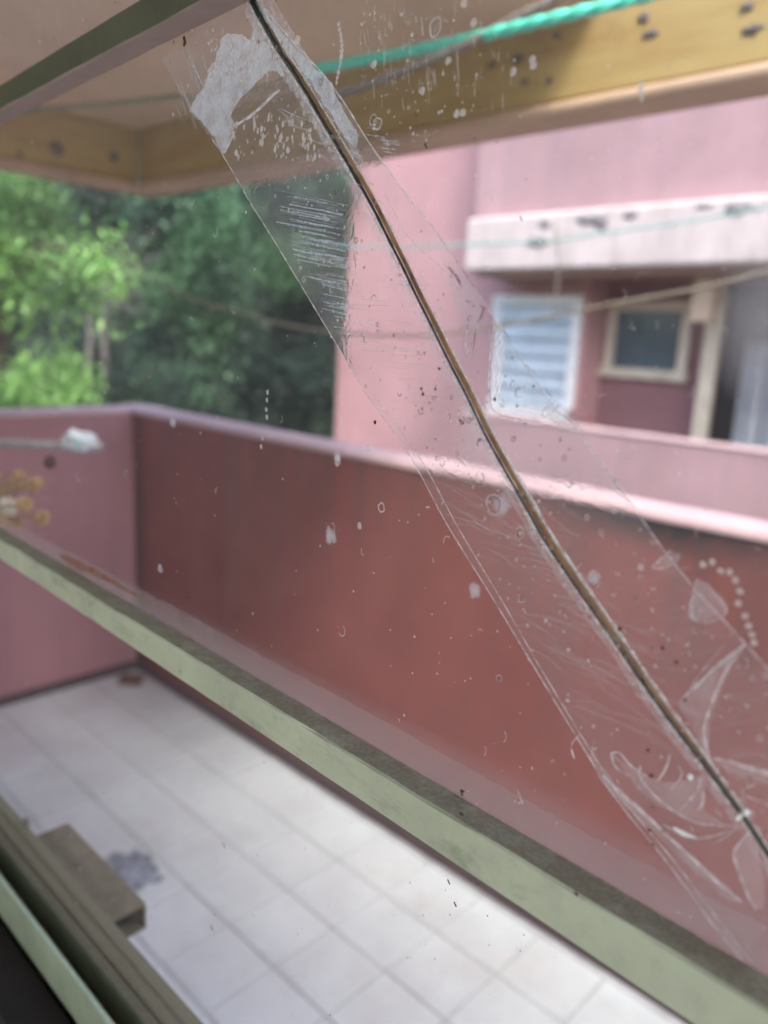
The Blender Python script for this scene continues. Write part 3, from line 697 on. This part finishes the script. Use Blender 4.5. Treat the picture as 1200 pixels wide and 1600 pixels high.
# --- ribbons on the glass
def ribbon(mb, pts, w0, off=.002, h=.00025, shift=0.0, sub=6, widths=None, wob=0.0):
    """pts photo pixels; widths in photo pixels; raised flat ribbon in front of the glass"""
    Q = spline([(*p, w) for p, w in zip(pts, widths)], sub) if widths else spline(pts, sub)
    W = [gp(q[0], q[1], off) for q in Q]; n = len(W); vs = []
    for i, p in enumerate(W):
        d = (W[min(i+1, n-1)]-W[max(i-1, 0)]).normalized(); s = d.cross(Vector((1, 0, 0))).normalized()
        k = (p-CAM).length/F*.93; w = (Q[i][2] if widths else w0)*k*.5
        if wob: w *= 1+wob*mnoise.noise(Vector((i*.35, pts[0][0], 0)))
        c = p + s*shift*k
        vs += [c-s*w, c+Vector((-h, 0, 0)), c+s*w, c+Vector((h*.3, 0, 0))]
    return mb.add(vs, [(4*i+a, 4*i+(a+1) % 4, 4*i+4+(a+1) % 4, 4*i+4+a) for i in range(n-1) for a in range(4)])
def film_mat(name, c, alpha, rough=.4, spec=.5, nscale=0, lo=.4, hi=.6, trans=.5):
    m, t, b = mat(name); b.inputs['Base Color'].default_value = (*c, 1); b.inputs['Roughness'].default_value = rough
    b.inputs['Specular IOR Level'].default_value = spec
    tl = node(t, 'ShaderNodeBsdfTranslucent'); tl.inputs[0].default_value = (*c, 1); ms = node(t, 'ShaderNodeMixShader'); ms.inputs[0].default_value = trans
    t.links.new(b.outputs[0], ms.inputs[1]); t.links.new(tl.outputs[0], ms.inputs[2])
    tr = node(t, 'ShaderNodeBsdfTransparent'); mx = node(t, 'ShaderNodeMixShader'); mx.inputs[0].default_value = alpha
    if nscale:
        n = noise(t, coord(t), nscale, 4, .7); t.links.new(math_(t, 'MULTIPLY', ramp(t, n, [(lo, G3(0)), (hi, G3(1))]), alpha), mx.inputs[0])
    t.links.new(tr.outputs[0], mx.inputs[1]); t.links.new(ms.outputs[0], mx.inputs[2]); t.links.new(mx.outputs[0], t.nodes['Material Output'].inputs[0]); return m
F_dark = plain('dark_crack_edge', (.028, .036, .034), .25, var=.4, scale=200)
F_brown = plain('brown_fracture_face', (.27, .155, .075), .18, var=.55, scale=45)
F_rim = film_mat('bright_glass_edge', (.85, .85, .82), .75, .15, 1, 260, .3, .6)
F_halo = film_mat('lifted_tape_film', (.85, .85, .86), .30, .3, .5, 300, .35, .7)
F_wr = film_mat('tape_crease', (.92, .88, .86), .62, .12, 1.0, 220, .25, .6, .65)
F_line = film_mat('tape_edge', (.88, .86, .84), .68, .3, .8, 180, .28, .6)
F_dline = film_mat('tape_edge_dirt', (.10, .07, .06), .5, .6, .2, 120, .45, .65, .1)
F_scr = film_mat('bright_scratch', (.85, .95, 1.0), .30, .2, 1, 350, .3, .55)
F_white = film_mat('white_adhesive', (.88, .94, .94), .58, .3, .9, 110, .12, .72, .7)
F_drop = film_mat('dried_drop_stain', (.88, .86, .80), .55, .6, .3, 0)
F_dust = film_mat('blurred_white_splash', (.9, .9, .9), .12, .6, .2, 260, .1, .5, .7)
F_ring = film_mat('bubble_rim', (.80, .76, .74), .5, .2, .9, 300, .2, .5)
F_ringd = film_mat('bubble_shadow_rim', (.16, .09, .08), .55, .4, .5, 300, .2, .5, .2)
F_spot = plain('brown_speck', (.07, .028, .014), .7, var=.5, scale=300)

wd = lambda vals: [np.interp(i/(len(CR)-1), np.linspace(0, 1, len(vals)), vals) for i in range(len(CR))]
W_d = wd([12, 8, 6.5, 6, 5.5, 5, 5, 5.5, 6, 8, 9]); W_b = wd([1.5, 3, 6, 7, 7.5, 9, 9, 8.5, 7, 1, .5]); W_r = wd([7, 4, 3, 2, 2, 3, 6, 6, 5, 2, 4])
CK = SA
def offs(pts, wa, sgn):   # shift polyline sideways in pixels by wa (list)
    out = []
    for i, p in enumerate(pts):
        a = np.array(pts[max(i-1, 0)]); b_ = np.array(pts[min(i+1, len(pts)-1)]); d = (b_-a)/np.linalg.norm(b_-a); nrm = np.array([d[1], -d[0]])
        out.append(tuple(np.array(p)+nrm*sgn*wa[i]))
    return out   # sgn + = towards upper right
ribbon(MB(), CR, 0, .0021, .0004, widths=[a*1.0 for a in W_d], wob=.35).build('crack', F_dark, SA)
ribbon(MB(), offs(CR, [(d+b_)*.5 for d, b_ in zip(W_d, W_b)], 1), 0, .0019, .0003, widths=[b_*1.08 for b_ in W_b], wob=.1).build('fracture_face', F_brown, SA)
ribbon(MB(), offs(CR, [d*.5+b_+r*.4 for d, b_, r in zip(W_d, W_b, W_r)], 1), 0, .0022, .0003, widths=W_r, wob=.8).build('fracture_rim', F_rim, SA)
ribbon(MB(), offs(CR, [d*.5+2.2 for d in W_d], -1), 0, .0022, .0002, widths=[4.0]*len(CR), wob=1.3).build('fracture_rim', F_rim, SA)

# chips and hackle along the broken edges
ck = MB()
for i in range(260):
    t_ = random.random()*(len(CRs)-3); a_ = CRs[int(t_)]; b2_ = CRs[int(t_)+2]; d_ = (b2_-a_)/np.linalg.norm(b2_-a_); nn_ = np.array([d_[1], -d_[0]])
    sd_ = random.choice((-1, 1)); o_ = (random.uniform(4, 8) if sd_ < 0 else random.uniform(10, 16)); p_ = a_+nn_*sd_*o_
    l_ = random.uniform(1.5, 7); q_ = p_+d_*l_*random.uniform(.6, 1.4)+nn_*sd_*random.uniform(0, 2.5)
    ribbon(ck, [tuple(p_), tuple(q_)], random.uniform(.6, 2.0), .0022, .0004, sub=30)
kind(ck.build('glass_chips', F_rim, SA), 'stuff')
# ---------------------------------------------------------------- packing tape
TP = thing('packing_tape', 'wide clear packing tape, bubbled and wrinkled, stuck along the crack in the glass', 'tape', gp(700, 650, .002))
TL = [(252, 92), (298, 172), (345, 238), (392, 318), (432, 382), (480, 462), (530, 545), (575, 620), (640, 712), (700, 822), (770, 935), (830, 1035), (900, 1150), (960, 1245), (1040, 1345), (1110, 1440), (1160, 1500)]
TR = [(385, -20), (455, 62), (520, 135), (580, 228), (628, 295), (680, 362), (745, 455), (800, 540), (870, 640), (915, 690), (970, 762), (1030, 850), (1090, 925), (1150, 990), (1230, 1080), (1300, 1170), (1350, 1240)]
TLs = spline(TL, 10); TRs = spline(TR, 10)
n = 120; rs = lambda A, t_: A[min(len(A)-1, int(round(t_*(len(A)-1))))]
vs = []; NU = 24
for i in range(n+1):
    a, b_ = rs(TLs, i/n), rs(TRs, i/n)
    for j in range(NU+1):
        u = j/NU; q = a+(b_-a)*u; lift = .0003+.0002*mnoise.noise(Vector((q[0]*.02, q[1]*.02, 0)))
        vs.append(gp(q[0], q[1], .0017+lift))
MB().add(vs, [(i*(NU+1)+j, i*(NU+1)+j+1, (i+1)*(NU+1)+j+1, (i+1)*(NU+1)+j) for i in range(n) for j in range(NU)]).build('tape_film', M['tape'], TP, True)
e = MB(); ribbon(e, TL[1:], 2.0, .0024, .0002, wob=.8); ribbon(e, TR, 2.2, .0024, .0002, wob=.8)
ribbon(e, [(p[0]+14+3*math.sin(i), p[1]+4) for i, p in enumerate(TL[7:])], 1.6, .0024, .0002, wob=.9)
ribbon(e, [(600, 300), (640, 372), (690, 420), (722, 470)], 1.2, .0024, .0002, wob=.9)
ribbon(e, [(905, 665), (922, 700), (945, 735), (962, 765), (985, 785)], 1.8, .0024, .0002)
kind(e.build('tape_edge', F_line, TP), 'stuff')
e = MB()
ribbon(e, [(545, 570), (552, 580), (560, 588)], 3, .0026, .0002); ribbon(e, [(541, 548), (549, 568), (556, 585)], 2, .0026, .0002)
ribbon(e, [(728, 470), (752, 478), (757, 482)], 3, .0026, .0002); ribbon(e, [(757, 480), (750, 498), (744, 512), (738, 560), (735, 600)], 4, .0026, .0002, widths=[5, 5, 3, 1.5, .5])
ribbon(e, TL[1:4], 2, .0026, .0002); ribbon(e, [(652, 320), (690, 372), (725, 425), (755, 470), (800, 535), (868, 628)], 1.4, .0026, .0002)
ribbon(e, [(692, 410), (712, 430), (722, 450)], 5, .0026, .0002, widths=[2, 6, 1])
kind(e.build('tape_edge_grime', F_dline, TP), 'stuff')
# milky un-stuck film around the crack and the folded corner
h = MB()
ribbon(h, offs(CR, [d*.5+9 for d in W_d], -1)[1:], 12, .0023, .0001, wob=.5)
ribbon(h, offs(CR, [20]*len(CR), 1)[1:9], 10, .0023, .0001, widths=[22, 26, 30, 26, 18, 14, 10, 6])
h.build('lifted_film', F_halo, TP)
def patch(mb, poly, off=.0026, thick=.0003, jag=4, step=6):
    Q = spline(poly+[poly[0]], step)[:-1]; Q = [(q[0]+jag*mnoise.noise(Vector((q[0]*.09, q[1]*.09, 1))), q[1]+jag*mnoise.noise(Vector((q[0]*.09, q[1]*.09, 7)))) for q in Q]
    n = len(Q); f = [gp(*q, off) for q in Q]; b_ = [gp(*q, off-thick) for q in Q]
    return mb.add(f+b_, [tuple(range(n)), tuple(range(n, 2*n))[::-1]]+[(i, n+i, n+(i+1) % n, (i+1) % n) for i in range(n)])
patch(MB(), [(296, 172), (322, 125), (340, 80), (350, 55), (370, 52), (392, 60), (396, 45), (410, 58), (430, 90), (446, 118), (425, 110), (405, 125), (385, 145), (368, 165), (362, 180), (366, 200), (352, 238), (346, 240), (335, 215), (318, 195)], jag=5).build('milky_adhesive', F_white, TP)
patch(MB(), [(398, 2), (410, 12), (432, 42), (458, 72), (490, 104), (516, 130), (528, 155), (545, 185), (560, 215), (556, 232), (530, 200), (505, 160), (486, 128), (470, 108), (448, 78), (420, 38)], jag=4).build('milky_adhesive', F_white, TP)
patch(MB(), [(392, 25), (402, 22), (440, 84), (470, 132), (500, 185), (530, 235), (520, 240), (490, 195), (458, 142), (430, 108), (404, 70)], jag=4).build('milky_adhesive', F_halo, TP)
# creases
for pts, w in (([(365, 198), (390, 182), (410, 165), (425, 150), (436, 142)], 7), ([(352, 238), (358, 225), (368, 205)], 4),
               ([(1165, 1006), (1135, 1030), (1108, 1052), (1085, 1075), (1062, 1095)], [3, 8, 6, 4, 2]), ([(1160, 1015), (1138, 1042), (1122, 1075), (1108, 1110), (1100, 1140), (1103, 1165), (1108, 1182)], [2, 4, 5, 4, 5, 7, 3]),
               ([(1108, 1184), (1140, 1190), (1170, 1200), (1215, 1212)], [4, 7, 9, 12]),
               ([(1000, 1196), (1003, 1218), (1022, 1242), (1050, 1265), (1085, 1284), (1125, 1290), (1162, 1290)], [3, 4, 5, 4, 5, 4, 3]),
               ([(942, 1212), (970, 1240), (1005, 1270), (1045, 1308), (1080, 1340), (1120, 1378), (1160, 1410)], [5, 8, 9, 7, 8, 8, 3]),
               ([(1036, 1288), (1058, 1300), (1088, 1310), (1120, 1305), (1142, 1296)], [2, 5, 4, 3, 2]),
               ([(955, 1178), (968, 1176), (985, 1195), (1010, 1212)], [5, 3, 3, 2]), ([(955, 1180), (962, 1198), (982, 1212)], [4, 4, 2]),
               ([(1047, 1178), (1042, 1196), (1036, 1208), (1028, 1220)], [2, 4, 5, 3]), ([(1094, 1216), (1092, 1230), (1080, 1248), (1062, 1268)], [4, 3, 2, 2]),
               ([(1099, 1238), (1098, 1255), (1090, 1266)], [5, 5, 2]), ([(1170, 1300), (1150, 1325), (1147, 1338), (1155, 1365), (1168, 1398), (1182, 1420)], [2, 5, 6, 4, 4, 2]),
               ([(1060, 1196), (1066, 1210), (1050, 1232)], 2.5), ([(1150, 1295), (1130, 1310), (1112, 1318)], 2), ([(1130, 1010), (1100, 1045), (1070, 1088), (1062, 1100)], 2),
               ([(1180, 1225), (1160, 1240), (1210, 1260)], 3), ([(1048, 860), (1020, 885), (1035, 888), (1050, 882)], 3), ([(1088, 905), (1080, 960), (1105, 972), (1135, 955), (1110, 920)], 2.5),
               ([(862, 622), (848, 642), (850, 652), (866, 640), (877, 630)], 3), ([(870, 660), (885, 676), (905, 665)], 3), ([(866, 640), (900, 662)], 5),
               ([(732, 560), (728, 530), (738, 490)], 2), ([(775, 500), (768, 545), (765, 600), (770, 640), (800, 655), (850, 662)], 3.5), ([(905, 1148), (893, 1165), (898, 1185)], 3)):
    ws = w if isinstance(w, list) else [w*.5]+[w]*(len(pts)-2)+[w*.4]
    ribbon(MB(), pts, 0, .0028, .0008, widths=[x*.75 for x in ws], wob=.5, sub=4).build('crease', F_wr, TP)
shine = plain('glossy_tape_glint', (.88, .90, .88), .08, var=.05)
g_ = MB(); ribbon(g_, [(1052, 1293), (1066, 1302), (1088, 1309)], 0, .0032, .0008, widths=[3, 9, 2]); g_.build('glint', shine, TP)
for px, py, r in ((1165, 1269, 5), (1078, 1214, 4)):
    q = gp(px, py, .0032); MB().blob(q, (.0012, r*.00030, r*.00030), px, .2, 8).build('glint', shine, TP, True)
q = MB(); ribbon(q, [(1150, 1280), (1158, 1272)], 7, .003, .0006); q.build('glint', shine, TP)
F_fold = film_mat('folded_tape_film', (.88, .86, .85), .20, .15, 1.0, 60, .15, .75, .6)
for poly in ([(1168, 1004), (1120, 1040), (1062, 1096), (1080, 1130), (1104, 1180), (1112, 1120), (1140, 1050)],
             [(955, 1176), (990, 1200), (1040, 1222), (1098, 1216), (1099, 1262), (1130, 1290), (1060, 1272), (1004, 1240)],
             [(920, 1160), (950, 1210), (1040, 1300), (1150, 1398), (1128, 1398), (1010, 1290), (935, 1215)],
             [(1108, 1184), (1160, 1196), (1215, 1210), (1215, 1228), (1150, 1212)], [(1168, 1302), (1148, 1336), (1168, 1400), (1195, 1420), (1190, 1350)],
             [(1048, 860), (1018, 886), (1050, 884), (1066, 868)], [(1088, 905), (1076, 966), (1136, 956), (1112, 916)],
             [(690, 400), (725, 430), (750, 475), (745, 520), (715, 480)], [(850, 640), (870, 625), (905, 662), (880, 678)]):
    patch(MB(), poly, .00265, .0001, 4).build('tape_fold', F_fold, TP)
# scratches in the tape over the dark trees and on the lower half
sc = MB()
for i in range(150):
    y = random.uniform(320, 535); xr = 545; xl = max(392+(y-318)*.63, 430)+random.uniform(0, 75)
    x1_ = random.uniform(max(xl+20, 500), xr+2); s = random.uniform(.17, .23)
    if x1_ < xl+8: continue
    ribbon(sc, [(xl, y-(xr-xl)*s), ((xl+x1_)/2, y-(xr-(xl+x1_)/2)*s+random.uniform(-1.5, 1.5)), (x1_, y-(xr-x1_)*s)], random.choice((.6, .8, 1.1, 1.9)), .0026, .0001, sub=20)
for i in range(24):
    x = random.uniform(430, 545); y = 130+(x-430)*.8+random.uniform(-10, 60)
    ribbon(sc, [(x, y), (x+random.uniform(15, 40), y+random.uniform(8, 16))], random.uniform(.7, 1.8), .0026, .0001, sub=30)
for i in range(16):
    x = random.uniform(268, 330); y = random.uniform(60, 150); ribbon(sc, [(x, y), (x+8, y+24), (x+18, y+random.uniform(40, 60))], random.uniform(.6, 1.6), .0026, .0001, sub=30)
for i in range(14):
    x = random.uniform(570, 620); y = 190+(x-570)*1.2+random.uniform(-6, 20); ribbon(sc, [(x, y), (x+random.uniform(15, 30), y+4)], 1.2, .0026, .0001, sub=30)
kind(sc.build('scratches', F_scr, TP), 'stuff')
F_hair = film_mat('fine_scratch', (.85, .78, .75), .28, .4, .5)
hs = MB()
for i in range(120):
    y = random.uniform(730, 1130); xl = 640+(y-712)*.60; x = xl+random.uniform(0, 150); a_ = random.uniform(.15, .75); L_ = random.uniform(25, 110)
    ribbon(hs, [(x, y), (x+L_*.5, y+L_*.5*a_-random.uniform(0, 6)), (x+L_, y+L_*a_)], random.uniform(.5, 1.1), .0026, .0001, sub=14)
for i in range(60):
    y = random.uniform(400, 700); x = 440+(y-380)*.62+random.uniform(10, 130); L_ = random.uniform(20, 80)
    ribbon(hs, [(x, y), (x+L_, y+random.uniform(1, 9))], random.uniform(.5, 1.1), .0026, .0001, sub=30)
for i in range(60):
    y = random.uniform(880, 1300); x = 900+(y-880)*.6+random.uniform(0, 150); L_ = random.uniform(15, 60); 
    ribbon(hs, [(x, y), (x+L_, y+random.uniform(-20, 20))], random.uniform(.5, 1.0), .0026, .0001, sub=30)
kind(hs.build('fine_scratches', F_hair, TP), 'stuff')
# bubbles: raised rims
def ring(mb, px, py, r, w=.3, off=.0026, asp=1.3, h=.0002, arc=1.0, ph=0, wob=.2, n=14):
    k = (gp(px, py)-CAM).length/F*.93; c_ = gp(px, py, off); vs = []; m_ = int(n*arc)+1
    for i in range(m_):
        a_ = ph+2*math.pi*i/n; q = 1+wob*mnoise.noise(Vector((math.cos(a_)+px, math.sin(a_)+py, 0))*1.3)
        for rr, hh in ((r*q, 0), (r*q*(1-w*.5), -h), (r*q*(1-w), 0)):
            vs.append(c_+Vector((hh, math.cos(a_)*rr*k*1.15, math.sin(a_)*rr*k*asp)))
    mb.add(vs, [(3*i+a_, 3*i+a_+1, 3*i+4+a_, 3*i+3+a_) for i in range(m_-1) for a_ in range(2)])
def dot(mb, px, py, r, off=.0026, asp=1.25, h=.0003, seed=0, n=9):
    k = (gp(px, py)-CAM).length/F*.93; c_ = gp(px, py, off); vs = [c_+Vector((-h, 0, 0))]
    for i in range(n):
        a_ = 2*math.pi*i/n; q = 1+.45*mnoise.noise(Vector((math.cos(a_)*1.5+px, math.sin(a_)*1.5+py, 0)))
        vs.append(c_+Vector((0, math.cos(a_)*r*k*q*1.15, math.sin(a_)*r*k*asp*q)))
    mb.add(vs, [(0, 1+i, 1+(i+1) % n) for i in range(n)])
def in_tape(py, u):
    ys_ = [p[1] for p in TLs]; i = int(np.argmin([abs(y-py) for y in ys_])); j = int(np.argmin([abs(p[1]-py) for p in TRs])); return TLs[i][0]+(TRs[j][0]-TLs[i][0])*u
bl, bd, sp, wp = MB(), MB(), MB(), MB()
for i in range(420):
    py = random.uniform(40, 1300); px = in_tape(py, random.uniform(.02, .98)); r = random.choice((1.5, 2, 2, 2.5, 3, 4))
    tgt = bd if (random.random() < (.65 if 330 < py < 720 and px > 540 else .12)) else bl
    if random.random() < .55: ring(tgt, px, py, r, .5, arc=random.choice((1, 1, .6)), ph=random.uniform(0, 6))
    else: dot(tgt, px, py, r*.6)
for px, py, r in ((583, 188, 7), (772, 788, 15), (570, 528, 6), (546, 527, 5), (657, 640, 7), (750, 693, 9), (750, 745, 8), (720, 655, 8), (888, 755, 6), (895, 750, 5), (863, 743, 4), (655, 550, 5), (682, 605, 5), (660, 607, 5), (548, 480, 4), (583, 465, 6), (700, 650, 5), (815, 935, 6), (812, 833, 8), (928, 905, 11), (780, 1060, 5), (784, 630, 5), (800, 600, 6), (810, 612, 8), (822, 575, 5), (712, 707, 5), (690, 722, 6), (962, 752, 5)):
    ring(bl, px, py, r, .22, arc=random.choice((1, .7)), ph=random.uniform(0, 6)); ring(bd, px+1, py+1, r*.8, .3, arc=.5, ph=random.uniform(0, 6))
for px, py in ((1057, 1035), (1070, 1093), (1020, 1262), (1015, 1298), (764, 612), (719, 657), (723, 661), (686, 576), (658, 607), (661, 616), (680, 608), (773, 624), (1004, 1063), (1012, 1172), (1018, 1212), (1019, 1320), (1035, 1012), (968, 983), (1019, 1013), (586, 660)):
    dot(sp, px, py, random.uniform(1.8, 3.4))
for px, py in ((888, 1015), (887, 1095), (853, 970), (813, 833), (842, 783)): dot(wp, px, py, 3)
for py in np.arange(60, 130, 2.3):      # fine seed bubbles in the milky corner
    for k in range(4): dot(wp, random.uniform(325, 420), py+random.uniform(-2, 2), random.uniform(.8, 2.2))
for i in range(90): dot(wp, random.uniform(360, 500), random.uniform(175, 250), random.uniform(.8, 3.2), asp=1.9)
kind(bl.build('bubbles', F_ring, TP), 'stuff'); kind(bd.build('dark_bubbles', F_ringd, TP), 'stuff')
kind(sp.build('brown_specks', F_spot, TP), 'stuff'); kind(wp.build('pale_specks', F_drop, TP), 'stuff')

# ---------------------------------------------------------------- dirt on the panes (parts of the sash)
dr, hz, ds = MB(), MB(), MB()
for k in range(12): dot(dr, 529+5*math.sin(k*.35), 38+k*8.3, random.uniform(2, 3.6), .0018)
for px, py in ((418, 613), (417, 625), (416, 640), (417, 652), (410, 685), (408, 698)): dot(dr, px, py, 3.2, .0018)
for px, py in ((1098, 882), (1113, 878), (1126, 892), (1140, 894), (1149, 907), (1156, 924), (1154, 943), (1164, 962), (1170, 978), (1175, 992), (1178, 1004), (1001, 886)): dot(dr, px, py, 4.5, .0018)
for i in range(200):
    px = random.uniform(560, 760); py = random.uniform(-5, 230); 
    if px < in_tape(max(py, 0), 1.0)+4 or random.random() < (px-560)/260: continue
    (ring if random.random() < .35 else dot)(dr, px, py, random.choice((.6, .8, 1, 1.4, 2.2)), off=.0018)
for i in range(130):
    px = random.uniform(560, 800); py = random.uniform(0, 160)
    if px < in_tape(py, 1.0)+4 or random.random() < (px-560)/300: continue
    ribbon(dr, [(px, py), (px+random.uniform(-2, 3), py+random.uniform(5, 26))], random.uniform(.4, 1.0), .0018, .0001, sub=30)
for i in range(420):
    px, py = random.uniform(0, 1200), random.uniform(0, 1500); dot(dr, px, py, random.choice((.7, .9, 1.2, 1.8)), .0018)
for i in range(70):
    px, py = random.uniform(0, 1200), random.uniform(250, 1250)
    if py > 850+.6*px: continue
    ring(dr, px, py, random.uniform(2.5, 7), .14, .0018, 1.6, arc=random.choice((.3, .45, .6)), ph=random.uniform(0, 6))
for px, py in ((584, 100), (700, 95), (832, 93), (833, 102), (713, 178), (723, 176), (802, 112), (562, 822), (527, 716), (660, 142), (465, 62), (740, 35), (725, 5)): dot(dr, px, py, 5, .0018)
ring(dr, 590, 193, 8, .25, .0018, 1.1); ring(dr, 596, 793, 7, .3, .0018, 1.3); ring(dr, 680, 42, 10, .15, .0018)
ribbon(dr, [(1002, 128), (1002, 145), (1003, 160)], 0, .0018, .0002, widths=[9, 6, 2])
kind(dr.build('dried_drops', F_drop, SA), 'stuff')
# splashes on the outside of the house windows pane, out of focus (they hang 6 cm beyond on a fly screen wire is not seen: on outer face)
for px, py, r in ((516, 838, 13), (783, 788, 15), (742, 923, 12), (527, 717, 9), (928, 905, 11), (250, 888, 7), (270, 660, 8), (575, 700, 7)):
    for q in range(7): dot(hz, px, py, r*(.45+.1*q), -.0018-.00006*q, 1.25, -.00002, n=18)
kind(hz.build('white_splashes', F_dust, SA), 'stuff')
for px, py in ((350, 1321), (701, 1378), (711, 1413), (480, 1170), (721, 1240), (814, 341), (650, 178), (289, 64), (665, 228), (331, 1450),):
    ribbon(ds, [(px-1.5, py-4), (px, py), (px+2, py+4)], 2.0, .0018, .0002, sub=4, wob=1)
for i in range(160):
    px, py = random.uniform(0, 1200), random.uniform(0, 1600); dot(ds, px, py, random.choice((.5, .7, 1.0)), .0018)
ribbon(ds, [(287, 58), (289, 65), (287, 72)], 6, .0018, .0004, sub=3)
kind(ds.build('dark_specks', F_spot, SA), 'stuff')
# rust and putty smear where the lower bar meets the glass
F_rust = film_mat('rust_smear', (.42, .16, .06), .75, .8, .1, 120, .3, .6); F_put = film_mat('pale_putty_smear', (.62, .50, .46), .22, .8, .1, 60, .1, .8)
r_ = MB(); ribbon(r_, [(95, 868), (120, 882), (150, 895), (190, 917), (240, 945)], 0, -.0016, .0004, widths=[6, 14, 12, 7, 2], wob=.6); r_.build('rust_smear', F_rust, SA)
r_ = MB(); ribbon(r_, [(-20, 808), (70, 856), (160, 905), (280, 968), (420, 1050), (600, 1152), (900, 1325), (1250, 1520)], 0, -.0019, .0003, widths=[26, 28, 30, 34, 44, 56, 66, 80], wob=.15); r_.build('putty_smear', F_put, SA)
cp = MB()
for i in range(46):
    px = random.choice((random.uniform(100, 270), random.uniform(0, 1200), random.uniform(0, 1200))); py = 926+(px-135)*(469/765)+random.uniform(-1.5, 3)
    p = un(px, py, 0, GX-.0216); l_ = random.uniform(.0006, .0045)
    cp.blob(p, (.0004, l_, random.uniform(.0002, .0006)), i, .9, 4)
kind(cp.build('paint_chips', F_spot, SA), 'stuff')
# flies on the bar
fly = MB()
for px, py in ((722, 1236), (721, 1272), (480, 1168), (686, 1317), (900, 1397), (245, 935), (292, 934)):
    p = un(px, py, 0, GX-.0225 if py > 1240 else GX-.01)
    fly.blob(p, (.0006, .0012, .0008), px, .8, 5)
kind(fly.build('dirt_crumbs', F_spot, SA), 'stuff')
